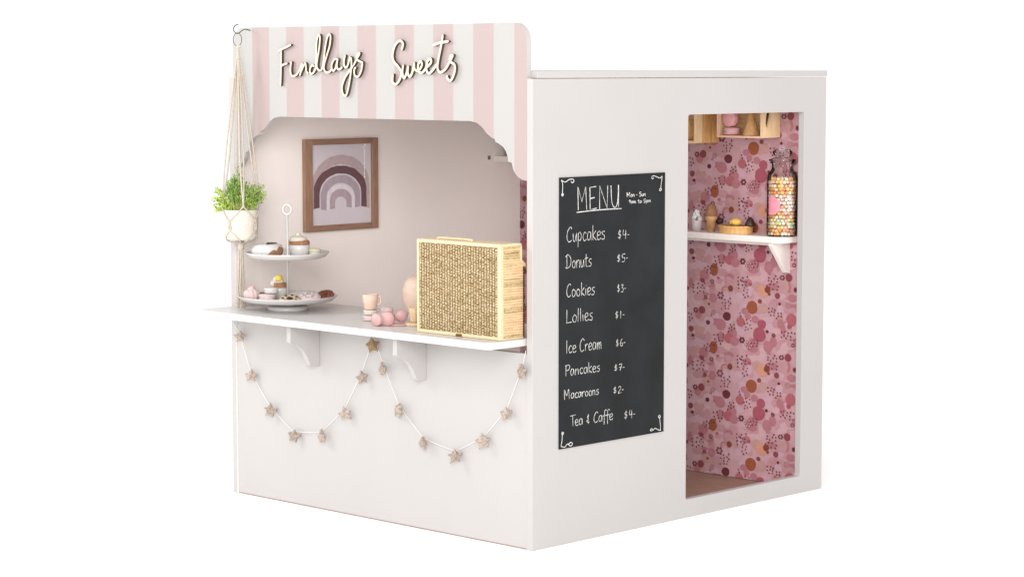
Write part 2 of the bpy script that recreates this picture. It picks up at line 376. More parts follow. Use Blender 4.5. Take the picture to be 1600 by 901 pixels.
def flat(poly, y, mi):
    vs = [bm.verts.new((min(max(x, XL+.0007), XR-.0007), y, min(max(z, .005), H-.002))) for x, z in poly]
    f = bm.faces.new(vs); f.material_index = mi
for li, ((u, v_), rx, ry, c, t) in enumerate(mot):
    p = W(u, v_, 'y', YB)
    for ix in range(-3, 2):
        for iz in range(-3, 5):
            x = p.x+ix*XP; z = p.z+iz*ZP+(ZP*.37 if ix % 2 else 0); y = YB-.0002-li*.000012
            a, b = rx*sx_, ry*sz_
            if x+a < XL or x-a > XR or z+b < 0 or z-b > H: continue
            mi = WK.index(c)
            if t == 'c':
                n = 18 if a > .012 else 7
                ph = rd.uniform(0, 6)
                flat([(x+a*math.cos(2*PI*i/n)*(1+.05*math.sin(3*2*PI*i/n+ph)), z+b*math.sin(2*PI*i/n)) for i in range(n)], y, mi)
            else:
                N = 6
                for k in range(N):
                    an = 2*PI*k/N; cx, cz_ = x+a*.62*math.cos(an), z+b*.62*math.sin(an)
                    flat([(cx+a*.3*math.cos(2*PI*i/8), cz_+b*.3*math.sin(2*PI*i/8)) for i in range(8)], y, mi)
                    if t == 'o': flat([(cx+a*.2*math.cos(2*PI*i/8), cz_+b*.2*math.sin(2*PI*i/8)) for i in range(8)], y-.000006, WK.index('pale'))
o = obj('wallpaper_print', bm, ['wp_'+k for k in WK], back, kind='stuff')

# hook for the hanging planter, screwed into the fascia
hk = [(391, 48), (386, 46.5), (381, 46.5), (377, 49), (374, 51.5), (370, 52.5), (366.5, 50.5), (364.8, 46.5), (366, 42), (369, 39.4), (372, 38.6)]
PY = -.05
bm = bmesh.new(); hp = []
for i, (u, v_) in enumerate(hk):
    yy = .001 if i == 0 else (-.012 if i == 1 else (-.03 if i == 2 else PY))
    hp.append(W(u, v_, 'y', yy))
tube(bm, spline(hp, 5), .0017, 8); obj('hook', bm, 'steel', shop, smooth=True)

# ---------------------------------------------------------------- wooden words
def ribbon(bm, pts, wd, y0, y1, drift=.0006):
    P = [Vector((p.x, p.z)) for p in pts]; n = len(P); L = []; Rr = []
    for i in range(n):
        t = (P[min(i+1, n-1)]-P[max(i-1, 0)]); t.normalize(); nn = Vector((-t.y, t.x))
        e = min(i, n-1-i); ww = wd*(.55 if e == 0 else (.85 if e == 1 else 1))
        L.append(P[i]+nn*ww/2); Rr.append(P[i]-nn*ww/2)
    rings = []
    for i in range(n):
        d = -drift*i/n
        rings.append([bm.verts.new((L[i].x, y0+d, L[i].y)), bm.verts.new((Rr[i].x, y0+d, Rr[i].y)), bm.verts.new((Rr[i].x, y1+d, Rr[i].y)), bm.verts.new((L[i].x, y1+d, L[i].y))])
    for i in range(n-1):
        a, b = rings[i], rings[i+1]
        for k in range(4):
            f = bm.faces.new((a[k], a[(k+1) % 4], b[(k+1) % 4], b[k])); f.material_index = 0 if k in (0, 2) else 1
    for q in (rings[0], rings[-1]): f = bm.faces.new(q); f.material_index = 1
F1 = lambda x, y: (430+x/7.507, 40+y/7.507)
F2 = lambda x, y: (590+x/4.504, 20+y/4.504)
words = [('Findlays', F1, [
  [(78,285),(77,420),(76,560),(72,712)], [(42,306),(90,278),(150,250),(196,226)], [(74,480),(110,458),(154,445)],
  [(198,422),(190,480),(190,550),(208,592),(255,582),(296,520),(326,445)],
  [(330,440),(318,510),(298,594)], [(305,565),(335,490),(362,444),(372,490),(378,545),(402,560)],
  [(472,480),(442,470),(418,512),(424,566),(452,560),(478,520),(500,440),(512,330)],
  [(486,500),(492,380),(494,220),(506,140),(524,112),(536,150),(526,270),(508,380),(498,460),(508,510),(540,535)],
  [(540,535),(562,500),(580,400),(598,250),(622,140),(646,104),(660,140),(650,240),(620,340),(590,440),(582,500),(600,545),(640,550),(672,520)],
  [(736,392),(704,400),(676,452),(676,512),(700,530),(726,480),(742,400)], [(746,386),(736,450),(740,505),(768,515),(800,490)],
  [(832,345),(818,420),(824,480),(850,490),(872,440),(890,362)],
  [(900,370),(906,470),(892,600),(868,740),(840,822),(806,800),(796,720),(828,620),(880,540),(930,470)],
  [(930,470),(965,400),(1002,328),(972,345),(972,400),(1020,430),(1034,445),(1018,540),(980,602),(944,580),(940,520),(960,490)]], .0066),
 ('Sweets', F2, [
  [(174,266),(184,220),(162,199),(130,228),(112,290),(118,340),(150,380),(172,420),(162,470),(134,504),(112,486),(114,430)],
  [(186,366),(180,420),(192,462),(212,420),(222,374)], [(222,374),(218,425),(234,450),(254,410),(264,348)], [(264,350),(266,396),(294,408),(318,370),(310,344),(292,366),(294,410),(318,424),(350,388)],
  [(350,388),(382,352),(378,326),(356,346),(350,400),(368,428),(400,398),(424,362)],
  [(466,153),(452,240),(434,330),(428,390),(446,420),(482,400),(512,350),(540,296)], [(394,232),(440,214),(508,202)],
  [(540,298),(518,308),(518,344),(548,368),(548,420),(522,478),(498,462),(496,440)]], .0078)]
for word, fn, strokes, wd in words:
    bm = bmesh.new()
    for k, st in enumerate(strokes):
        P = spline([W(*fn(x, y), 'y', -.009) for x, y in st], 7)
        P = [Vector((p.x-.002, p.y, p.z)) for p in P]
        ribbon(bm, P, wd, -.0105-k*.00007, -.0015-k*.00007)
    c = W(*fn(*strokes[0][-1]), 'y', 0)
    t = 'pale wooden cutout script word Findlays, on the left half of the striped fascia' if word == 'Findlays' else 'pale wooden cutout script word Sweets, on the right half of the striped fascia'
    o = obj('word_sign', bm, ['ply', 'burnt']); tag(o, t, 'sign', 'wooden words on the fascia')
    rebase(o, (c.x, -.0015, c.z))

# ---------------------------------------------------------------- menu board
g0 = (.1095, .2825); g1 = (.5765, 1.0675)
menu = thing('menu_board', 'black chalkboard menu with white handwriting fixed to the white side wall', 'menu board', (.0005, .343, .2825))
obj('board', BX((.0006, g0[0], g0[1]), (.0036, g1[0], g1[1])), 'board', menu)
XBD = .0040
G = {  # handwriting: strokes on a 1-high grid (x to the right, y up), then the advance width
 'M': ([[(0.05,0),(0.02,1),(.28,.38),(.5,1),(.56,0)]], .75), 'E': ([[(.4,1),(.02,.95),(.03,.0),(.45,.03)], [(.03,.5),(.3,.53)]], .62),
 'N': ([[(.02,0),(.02,1),(.5,.02),(.52,1)]], .72), 'U': ([[(.02,1),(.08,.25),(.28,.02),(.45,.3),(.5,1)], [(.5,1),(.52,0)]], .7),
 'C': ([[(.42,.85),(.3,1),(.08,.7),(.03,.3),(.18,.0),(.42,.12)]], .48), 'u': ([[(.04,.55),(.06,.1),(.2,.05),(.32,.5)], [(.32,.55),(.34,.02)]], .42),
 'p': ([[(.05,.55),(.05,-.38)], [(.05,.45),(.2,.6),(.33,.35),(.22,.05),(.05,.12)]], .42), 'c': ([[(.32,.48),(.18,.58),(.04,.3),(.15,.02),(.34,.1)]], .38),
 'a': ([[(.32,.5),(.15,.58),(.03,.28),(.13,.02),(.3,.2),(.32,.55)], [(.32,.55),(.36,.02)]], .44), 'k': ([[(.05,1),(.06,0)], [(.32,.62),(.07,.3),(.35,.0)]], .4),
 'e': ([[(.05,.28),(.3,.36),(.22,.58),(.05,.45),(.06,.1),(.2,.0),(.34,.12)]], .38), 's': ([[(.3,.55),(.1,.52),(.1,.36),(.27,.24),(.24,.03),(.02,.03)]], .36),
 'D': ([[(.06,.95),(.08,.05)], [(-.05,.85),(.2,1.02),(.45,.7),(.4,.2),(.1,.0),(-.06,.12)]], .56), 'o': ([[(.2,.56),(.04,.35),(.1,.03),(.28,.05),(.34,.38),(.2,.56)]], .42),
 'n': ([[(.05,.55),(.05,.0)], [(.05,.38),(.2,.56),(.3,.42),(.32,.0)]], .42), 't': ([[(.15,.95),(.14,.1),(.27,.02)], [(.0,.62),(.32,.66)]], .36),
 'i': ([[(.07,.5),(.08,.02)], [(.07,.72),(.09,.76)]], .2), 'L': ([[(.05,1),(.04,.1),(.02,.0),(.42,.03)]], .48), 'l': ([[(.08,1),(.07,.02)]], .2),
 'I': ([[(.06,1),(.06,0)]], .22), 'r': ([[(.05,.55),(.06,0)], [(.06,.36),(.18,.56),(.3,.5)]], .34), 'm': ([[(.04,.55),(.04,0)], [(.04,.4),(.16,.56),(.22,.0)], [(.22,.4),(.36,.56),(.42,.0)]], .52),
 'P': ([[(.05,1),(.06,0)], [(.0,.95),(.3,1),(.38,.75),(.25,.5),(.06,.5)]], .44), 'T': ([[(.22,1),(.24,0)], [(-.05,.95),(.5,1.02)]], .42),
 '&': ([[(.25,.75),(.08,.62),(.2,.42),(.05,.25),(.2,.12),(.28,.2)], [(.18,.9),(.18,-.02)]], .42), 'f': ([[(.38,.95),(.22,1.02),(.14,.7),(.12,-.3)], [(.0,.5),(.32,.54)]], .32),
 '$': ([[(.3,.8),(.12,.78),(.1,.55),(.28,.45),(.26,.2),(.04,.2)], [(.2,1),(.18,-.02)]], .5), '-': ([[(.02,.4),(.2,.42)]], .3), ' ': ([], .3), 'S': ([[(.36,.88),(.2,1),(.06,.8),(.12,.55),(.34,.4),(.3,.08),(.04,.05)]], .46),
 '1': ([[(.12,.95),(.12,.0)]], .34), '2': ([[(.04,.75),(.2,.95),(.3,.7),(.04,.02),(.36,.04)]], .42), '3': ([[(.05,.9),(.28,.88),(.14,.55),(.32,.4),(.2,.02),(.02,.1)]], .42),
 '4': ([[(.08,.95),(.04,.45),(.34,.48)], [(.28,.9),(.28,.0)]], .44), '5': ([[(.36,.95),(.1,.92),(.08,.55),(.3,.5),(.28,.08),(.04,.04)]], .44), '6': ([[(.26,.95),(.06,.5),(.08,.05),(.28,.06),(.3,.38),(.08,.4)]], .42),
 '7': ([[(.04,.88),(.32,.9),(.16,.02)], [(.06,.48),(.3,.5)]], .42), '9': ([[(.3,.8),(.14,.95),(.05,.7),(.2,.52),(.31,.8)], [(.31,.85),(.26,.0)]], .42), 'y': ([[(.04,.55),(.08,.15),(.28,.2)], [(.3,.55),(.28,-.3),(.05,-.3)]], .4)}
def chalk_line(bm, P, r):
    P = [Vector(p) for p in P]
    tube(bm, P, r, 6)
    for v in bm.verts[-1:]: pass
def write(text, u0, v0, u1, cap, r):
    """text from pixel u0, baseline v0, to pixel u1; cap = capital height in pixels"""
    p0 = W(u0, v0, 'x', XBD); pe = W(u1, v0, 'x', XBD); hh = p0.z-W(u0, v0+cap, 'x', XBD).z
    tot = sum(G[c][1] for c in text); sy = (pe.y-p0.y)/tot; x = 0
    bm = bmesh.new(); rnd = random.Random(text+str(v0))
    for c in text:
        for st in G[c][0]:
            pts = [Vector((XBD, p0.y+(x+a+rnd.uniform(-.015, .015))*sy, p0.z+(b+rnd.uniform(-.02, .02))*hh)) for a, b in st]
            smooth = pts if c in 'MENILl' and text == 'MENU' and c != 'U' else spline(pts, 5)
            if c == 'U': smooth = spline(pts, 5)
            n = len(smooth); tube(bm, smooth, [r*(1+.22*math.sin(i*.9+rnd.random())) for i in range(n)], 6)
        x += G[c][1]
    for v in bm.verts: v.co.x = XBD+(v.co.x-XBD)*.35
    return obj('lettering', bm, 'chalk', menu)
write('MENU', 902.5, 328.5, 971, 35.5, .0014)
write('Mon - Sun', 979.5, 308, 1009, 7, .0010)
write('9am to 5pm', 982.5, 318, 1017, 5.8, .0009)
rows = [('Cupcakes', 885.6, 378.5, 946, 24, 965, 374, 985, 15, '$4-'), ('Donuts', 884.5, 419.5, 925, 21, 964, 410, 982, 13, '$5-'), ('Cookies', 885, 464.5, 930, 21, 964, 457, 979, 13, '$3-'),
 ('Lollies', 885, 504.5, 927, 21, 961, 498, 977, 12, '$1-'), ('Ice Cream', 884.5, 552, 941, 20, 962, 541.5, 978, 12, '$6-'), ('Pancakes', 883.5, 587.5, 938, 17, 959.5, 580, 977, 11, '$7-'),
 ('Macaroons', 881.5, 624, 936, 15, 958, 615, 976, 11, '$2-'), ('Tea & Caffe', 891.5, 666, 958, 17, 975, 655, 994, 14, '$4-')]
for (t, u0, v0, u1, cp, pu, pv, pu1, pc, pr) in rows:
    write(t, u0, v0, u1, cp, .00086); write(pr, pu, pv, pu1, pc, .00078)
bm = bmesh.new()
for st in [[(901,331.8),(925,329),(948,327),(971,325.8)]]:
    tube(bm, spline([W(u, v_, 'x', XBD) for u, v_ in st], 5), .0014, 6)
for v in bm.verts: v.co.x = XBD+(v.co.x-XBD)*.35
obj('underline', bm, 'chalk', menu)
K1 = lambda x, y: (860+x/4.095, 260+y/4.095)
K2 = lambda x, y: (860+x/3.755, 480+y/3.755)
for fn, sts in [(K1, [[(70,88),(78,110),(78,150),(76,185)], [(70,88),(95,100),(120,84),(145,82),(150,98),(138,104),(132,94)], [(76,172),(84,178),(78,190),(72,182),(76,172)]]),
                (K1, [[(715,62),(712,90),(708,120),(706,145)], [(715,62),(700,74),(680,66),(660,60),(648,70),(654,80),(660,72)], [(706,138),(710,148),(702,156),(698,146),(706,138)]]),
                (K2, [[(62,815),(68,780),(70,745),(72,730)], [(62,815),(85,818),(100,800),(118,812),(130,800),(120,790),(108,800)], [(72,730),(78,738),(70,746),(66,736),(72,730)]]),
                (K2, [[(646,720),(645,690),(642,660),(640,640)], [(646,720),(630,716),(615,708),(600,720),(588,722),(590,712),(600,712)], [(640,630),(646,640),(640,648),(634,640),(640,630)]])]:
    bm = bmesh.new()
    for st in sts: tube(bm, spline([W(*fn(x, y), 'x', XBD) for x, y in st], 5), .0012, 6)
    for v in bm.verts: v.co.x = XBD+(v.co.x-XBD)*.35
    obj('chalk_flourish', bm, 'chalk', menu)

# ---------------------------------------------------------------- framed picture on the left wall
fy0, fy1, fz0, fz1 = .288, .618, .8365, 1.1435
XF = XL
pic = thing('framed_picture', 'brown wooden picture frame holding a mauve rainbow print on the inner wall', 'picture', (XF, (fy0+fy1)/2, fz0))
wf = .034; hf = .019; d = .016
for a, b, mm in (((fy0, fz0), (fy0+wf, fz1), 'oak'), ((fy1-wf*.75, fz0), (fy1, fz1), 'oak'), ((fy0+wf, fz1-hf), (fy1-wf*.75, fz1), 'oak_h'), ((fy0+wf, fz0), (fy1-wf*.75, fz0+hf), 'oak_h')):
    obj('frame_rail', BX((XF+.0008, a[0]+.0002, a[1]), (XF+d, b[0]-.0002, b[1])), mm, pic, bevel=.0015)
M['pr_bg'] = mat('print_ground', rgbi(204, 196, 202), .8, var=.04, vscale=8)
for k, c in enumerate([(180, 160, 164), (104, 74, 78), (166, 152, 162), (216, 208, 214), (172, 154, 162)]): M['pr%d' % k] = mat('print_arch_%d' % k, rgbi(*c), .8, var=.1, vscale=60)
M['pr_w'] = mat('print_white', (.85, .84, .84, 1), .8)
pr = obj('print', BX((XF+.0008, fy0+wf+.0004, fz0+hf+.0004), (XF+.006, fy1-wf*.75-.0004, fz1-hf-.0004)), 'pr_bg', pic)
def q4(x, y): return (fy0+(x-150)/535*(fy1-fy0), fz1-(y-128)/672*(fz1-fz0))
def archp(cx, yb_, r0x, r0y, r1x, r1y, m, k, rough=0):
    bm = bmesh.new(); o1 = []; o2 = []; n = 26; rnd = random.Random(k)
    X = XF+.0064+k*.00012
    for L, rx, ry in ((o1, r0x, r0y), (o2, r1x, r1y)):
        leg = .42*ry
        for i in range(n+1):
            a = PI-PI*i/n; j = 1+rnd.uniform(-rough, rough)
            L.append(q4(cx+rx*math.cos(a)*j, yb_-leg-(ry-leg)*math.sin(a)*j))
        L.insert(0, q4(cx-rx, yb_+rnd.uniform(-12, 12)*bool(rough))); L.append(q4(cx+rx, yb_+rnd.uniform(-12, 12)*bool(rough)))
    ym0, ym1 = fy0+wf+.001, fy1-wf*.75-.001
    v1 = [bm.verts.new((X, min(max(y, ym0), ym1), z)) for y, z in o1]; v2 = [bm.verts.new((X, min(max(y, ym0), ym1), z)) for y, z in o2]
    for i in range(len(v1)-1): bm.faces.new((v1[i], v1[i+1], v2[i+1], v2[i]))
    obj('print_arch', bm, m, pr)
archp(420, 640, 212, 392, 168, 325, 'pr0', 0, .015)
archp(417, 640, 193, 314, 152, 256, 'pr1', 1, .012)
archp(418, 640, 144, 244, 104, 186, 'pr2', 2, .015)
archp(418, 640, 102, 176, 82, 146, 'pr3', 3, .01)
archp(418, 640, 80, 142, 42, 86, 'pr4', 4, .02)
bm = bmesh.new()
Xw = XF+.0075
def dab(x0, y0, x1, y1):
    a = q4(x0, y0); b = q4(x1, y1); vs = [bm.verts.new(p) for p in ((Xw, a[0], a[1]), (Xw, b[0], a[1]), (Xw, b[0], b[1]), (Xw, a[0], b[1]))]; bm.faces.new(vs)
dab(592, 172, 606, 186); dab(584, 190, 592, 200)
y = 206
rnd = random.Random(2)
while y < 425: h_ = rnd.uniform(5, 12); dab(589+rnd.uniform(-1, 1), y, 596+rnd.uniform(-1, 3), y+h_); y += h_+rnd.uniform(2, 5)
obj('print_caption', bm, 'pr_w', pr)

# ---------------------------------------------------------------- hanging planter
pc = W(376.5, 327, 'y', PY); px, pz = pc.x, pc.z            # pot axis, rim height
rg = W(371, 62, 'y', PY)
pot = thing('plant_pot', 'pale woven pot of bright green plants hanging in macrame beside the fascia', 'potted plant', (px, PY, pz-.097))
bm = bmesh.new(); prof = [(0, 0), (.043, 0), (.0495, .004), (.0520, .014), (.0545, .05), (.0555, .094), (.0545, .097), (.0515, .094), (.050, .082), (0, .082)]
lathe(bm, prof, (px, PY, pz-.097), 40); obj('pot', bm, 'pot', pot, smooth=True)
bm = bmesh.new(); lathe(bm, [(0, .0835), (.0495, .0835), (.0495, .080), (0, .080)], (px, PY, pz-.097), 24); obj('soil', bm, 'soil', pot)
R3 = RT.normalized(); D3 = Vector((-R3.y, R3.x, 0))
def sprig(bm, base, tip, nl, ll, lw, rnd, mi):
    mid = (base+tip)/2+Vector((rnd.uniform(-.008, .008), rnd.uniform(-.008, .008), .014))
    P = spline([base, mid, tip], 5); tube(bm, P, .0006, 3, cap=False)
    for f in bm.faces[-1:]: pass
    for i in range(nl):
        t = .25+.75*i/nl; k = min(int(t*(len(P)-1)), len(P)-2); p = P[k].lerp(P[k+1], t*(len(P)-1)-k)
        for s in (-1, 1):
            d = Vector((rnd.uniform(-1, 1), rnd.uniform(-1, 1), rnd.uniform(-.2, 1))).normalized(); L = ll*rnd.uniform(.6, 1.2)
            sd = d.cross(Vector((rnd.uniform(-1, 1), rnd.uniform(-1, 1), rnd.uniform(-1, 1)))).normalized()*lw*rnd.uniform(.7, 1.2)
            v = [bm.verts.new(p), bm.verts.new(p+d*L*.5+sd), bm.verts.new(p+d*L), bm.verts.new(p+d*L*.5-sd)]
            f = bm.faces.new(v); f.material_index = mi if rnd.random() < .75 else rnd.choice((0, 1, 2))
bm = bmesh.new(); rnd = random.Random(11); top = Vector((px, PY, pz-.012))
for k in range(34):   # yellow-green bushy clump on the left
    a = rnd.uniform(0, 2*PI)
    tip = Vector((px, PY, pz))+R3*rnd.uniform(-.092, -.042)+D3*rnd.uniform(-.04, .04)+Vector((0, 0, rnd.uniform(-.01, .072)))
    sprig(bm, top+R3*rnd.uniform(-.045, -.02)+D3*rnd.uniform(-.03, .03), tip, 9, .011, .0038, rnd, 0)
for k in range(60):   # upright middle clump
    tip = Vector((px, PY, pz))+R3*rnd.uniform(-.045, .025)+D3*rnd.uniform(-.035, .035)
    tip.z += .04+.085*rnd.random()*(1-min(1, abs((tip-Vector((px, PY, pz))).dot(R3)+.012)/.05))+.02
    sprig(bm, top+R3*rnd.uniform(-.03, .02)+D3*rnd.uniform(-.03, .03), tip, 12, .010, .0022, rnd, 1 if k % 3 else 2)
for k in range(60):   # fine twigs leaning right
    tip = Vector((px, PY, pz))+R3*rnd.uniform(.015, .084)+D3*rnd.uniform(-.04, .04)+Vector((0, 0, rnd.uniform(.008, .085)))
    sprig(bm, top+R3*rnd.uniform(-.0, .042)+D3*rnd.uniform(-.03, .03), tip, 10, .010, .0018, rnd, (1, 2, 0, 1)[k % 4])
obj('foliage', bm, ['leaf_y', 'leaf_g', 'leaf_d'], pot, kind='stuff')
# macrame
mac = thing('macrame_hanger', 'cream cotton macrame hanger with metal ring, net and long tassel', 'plant hanger', (px, PY, zc))
bm = bmesh.new(); rot = Matrix.Rotation(YAW, 3, 'Z') @ Matrix.Rotation(PI/2, 3, 'X')
ringp = [Vector((rg.x, PY, rg.z))+R3*.0135*math.cos(2*PI*i/28)+Vector((0, 0, .0205*math.sin(2*PI*i/28))) for i in range(28)]
tube(bm, ringp, .0013, 8, closed=True); obj('ring', bm, 'steel', mac, smooth=True)
knot = Vector((rg.x+.002, PY, rg.z-.024))
bm = bmesh.new(); ball(bm, knot, .006, 2, (1, 1, 1.1), .08); ball(bm, knot+Vector((.004, .003, .002)), .0045, 2, (1, 1, 1), .08)
obj('knot', bm, 'cord', mac, smooth=True)
def rp(ang, rad, z): return Vector((px, PY, z))+(R3*math.cos(ang)+D3*math.sin(ang))*rad
angs = [-PI/2+.25, .15, PI/2+.25, PI+.15]
zt = pz-.097
for i, a in enumerate(angs):
    kn = rp(a, .058, pz+.012)
    for s in (-1, 1):
        bm = bmesh.new(); off = (R3*.004+D3*.002)*s
        tube(bm, spline([knot, knot.lerp(kn, .35)+off, knot.lerp(kn, .75)+off*1.3, kn], 8), .0027, 6)
        m1 = rp(a+s*PI/4, .0565, pz-.035); m2 = rp(a+s*PI/4+s*.12, .055, pz-.06); m3 = rp(a+s*.45, .0535, pz-.082); m4 = rp(a+s*.2, .043, zt-.003)
        tube(bm, spline([kn, rp(a+s*.32, .0580, pz-.008), rp(a+s*.6, .0577, pz-.024), m1, m2, m3, m4, Vector((px, PY, zt-.014))+R3*.003*s], 6), .0022, 6)
        obj('cord', bm, 'cord', mac, smooth=True)
    for kc in (kn, rp(a+PI/4, .0572, pz-.036)):
        bm = bmesh.new(); ball(bm, kc, .0038, 2, (1, 1, 1.3), .1); obj('knot', bm, 'cord', mac, smooth=True)
bm = bmesh.new(); lathe(bm, [(.004, 0), (.009, -.003), (.0105, -.012), (.009, -.02), (.0105, -.024), (.007, -.03)], (px-.002, PY, zt-.002), 14, .08); obj('gathering_knot', bm, 'cord', mac, smooth=True)
bm = bmesh.new(); rnd = random.Random(5)
for k in range(26):
    a = rnd.uniform(0, 2*PI); r0 = rnd.uniform(.002, .008); r1 = rnd.uniform(.004, .018)
    p0 = Vector((px-.002, PY, zt-.028))+R3*r0*math.cos(a)+D3*r0*math.sin(a)
    p1 = Vector((px, PY, zc+.002+rnd.uniform(0, .02)))+R3*(r1*math.cos(a)-.004)+D3*r1*math.sin(a)
    mid = p0.lerp(p1, .5)+R3*rnd.uniform(-.005, .004); tube(bm, spline([p0, mid, p1], 6), .0015, 5)
obj('tassel', bm, 'cord', mac, smooth=True)

# ---------------------------------------------------------------- cake stand
cs = W(450, 484, 'z', zc); cx, cy = cs.x, cs.y
st = thing('cake_stand', 'white two tier cake stand with ring handle, on the left end of the counter', 'cake stand', (cx, cy, zc))
zl = W(441, 472, 'y', cy).z; zu = W(449, 399, 'y', cy).z
zl = zc+.028
sp = FPX/(Vector((cx, cy, zl))-CP).dot(FW)
r1 = 157/2/sp; r2 = 131/2/sp
bm = bmesh.new(); lathe(bm, [(0, 0), (.062, 0), (.066, .003), (.066, .012), (.058, .015), (.012, .017), (.008, .022), (.008, .030), (0, .03)], (cx, cy, zc), 40); obj('foot', bm, 'china', st, smooth=True)
def plate(rad, z):
    bm = bmesh.new(); lathe(bm, [(0, 0), (rad*.80, 0), (rad*.90, .004), (rad*.985, .016), (rad, .019), (rad*.985, .0195), (rad*.89, .009), (rad*.80, .0045), (0, .0045)], (cx, cy, z), 64)
    return obj('plate', bm, 'china', st, smooth=True)
plate(r1, zl); plate(r2, zu-.008)
zu -= .008
ztop = W(447, 327, 'y', cy).z
bm = bmesh.new(); lathe(bm, [(0, 0), (.0042, 0), (.0042, zu-zl), (.0062, zu-zl+.001), (.0062, zu-zl+.006), (.0036, zu-zl+.012), (.0036, ztop-zl-.016), (.005, ztop-zl-.015), (0, ztop-zl-.013)], (cx, cy, zl+.003), 14); obj('pole', bm, 'china', st, smooth=True)
bm = bmesh.new(); tube(bm, [Vector((cx, cy, ztop))+R3*.0135*math.cos(2*PI*i/28)+Vector((0, 0, .0155*math.sin(2*PI*i/28))) for i in range(28)], .0038, 10, closed=True); obj('ring_handle', bm, 'china', st, smooth=True)
pzl = zl+.0048; pzu = zu+.0048
def at(dx, dd): return Vector((cx, cy, 0))+R3*(dx/sp)+D3*dd      # dx in photo pixels to the right of the stand
fl = 'toy food on the cake stand'
def food(name, label, cat, p, z): return thing(name, label, cat, (p.x, p.y, z), fl)
# upper tier: ring doughnut with white icing
p = at(-30, -.02); t = food('doughnut', 'white iced ring doughnut with brown base on the upper tier of the cake stand', 'doughnut', p, pzu)
bm = bmesh.new(); torus(bm, (p.x, p.y, pzu+.0205), .029, .0215, 36, 14, sc=.93); obj('dough', bm, 'brown', t, smooth=True)
bm = bmesh.new(); n = 48; rnd = random.Random(4); rings = []
for i in range(n):
    th = 2*PI*i/n; side_ = Vector((math.cos(th), math.sin(th), 0)).dot(R3)       # icing runs down on the left, stops short on the right
    low = -.55 if side_ < -.1 else -.55+(side_+.1)*1.25
    low += .16*math.sin(i*1.3)+rnd.uniform(-.08, .08); hi = PI+.2
    rings.append([(.029+.0232*math.cos(a), .0218*math.sin(a)) for a in [low+(hi-low)*j/9 for j in range(10)]])
vr = [[bm.verts.new((p.x+r_*math.cos(2*PI*i/n), p.y+r_*math.sin(2*PI*i/n), pzu+.0207+z_)) for r_, z_ in rings[i]] for i in range(n)]
for i in range(n):
    for j in range(9): bm.faces.new((vr[i][j], vr[(i+1) % n][j], vr[(i+1) % n][j+1], vr[i][j+1]))
obj('icing', bm, 'china', t, smooth=True)
bm = bmesh.new(); q = p+R3*.012+D3*.012; lathe(bm, [(0, 0), (.016, 0), (.0175, .003), (.012, .0055), (0, .006)], (q.x, q.y, pzu+.0395), 18, .1); obj('chocolate_topping', bm, 'choc_and_shade', t, smooth=True)
# cupcake in white cup
def swirl(bm, c, r, h, seed=0):
    for k in range(4):
        f = k/4; torus(bm, (c[0]+.001*math.cos(seed+k*2), c[1]+.001*math.sin(seed+k*2), c[2]+h*f*.8), r*(1-f)*.62, r*(1-f*.75)*.42, 22, 8)
    ball(bm, (c[0], c[1], c[2]+h*.85), r*.3, 2)
p = at(18, .0+.015); t = food('cupcake', 'white cup cupcake with brown sponge and cream swirl, upper tier of cake stand', 'cupcake', p, pzu)
bm = bmesh.new(); lathe(bm, [(0, 0), (.029, 0), (.0335, .036), (.032, .037), (.030, .034), (0, .034)], (p.x, p.y, pzu), 28); obj('cup', bm, 'china', t, smooth=True)
bm = bmesh.new(); lathe(bm, [(.0315, .034), (.0335, .040), (.0325, .048), (.026, .052), (0, .053)], (p.x, p.y, pzu), 28, .02); obj('sponge', bm, 'brown', t, smooth=True)
bm = bmesh.new(); swirl(bm, (p.x-.003, p.y-.003, pzu+.052), .028, .020)
ball(bm, (p.x-.022, p.y-.022, pzu+.042), .009, 2, noise=.05); ball(bm, (p.x-.026, p.y-.006, pzu+.040), .008, 2, noise=.05); obj('cream', bm, 'cream', t, smooth=True)
# pale biscuits stack
p = at(42, .012); t = food('sandwich_biscuit', 'small pale yellow sandwich biscuit at the right rim of the upper tier', 'biscuit', p, pzu)
M['paleyel'] = mat('pale_yellow', rgb(240, 232, 196), .6, var=.05, vscale=50)
bm = bmesh.new(); lathe(bm, [(0, .0), (.019, .0), (.0205, .004), (.019, .009), (0, .009)], (p.x, p.y, pzu), 24); obj('biscuit', bm, 'paleyel', t, smooth=True)
bm = bmesh.new(); lathe(bm, [(0, .0), (.018, 0), (.018, .006), (0, .006)], (p.x, p.y, pzu+.009), 24); obj('filling', bm, 'china', t, smooth=True)
bm = bmesh.new(); lathe(bm, [(0, .0), (.019, 0), (.0205, .003), (.018, .009), (0, .010)], (p.x, p.y, pzu+.015), 24); obj('biscuit', bm, 'paleyel', t, smooth=True)
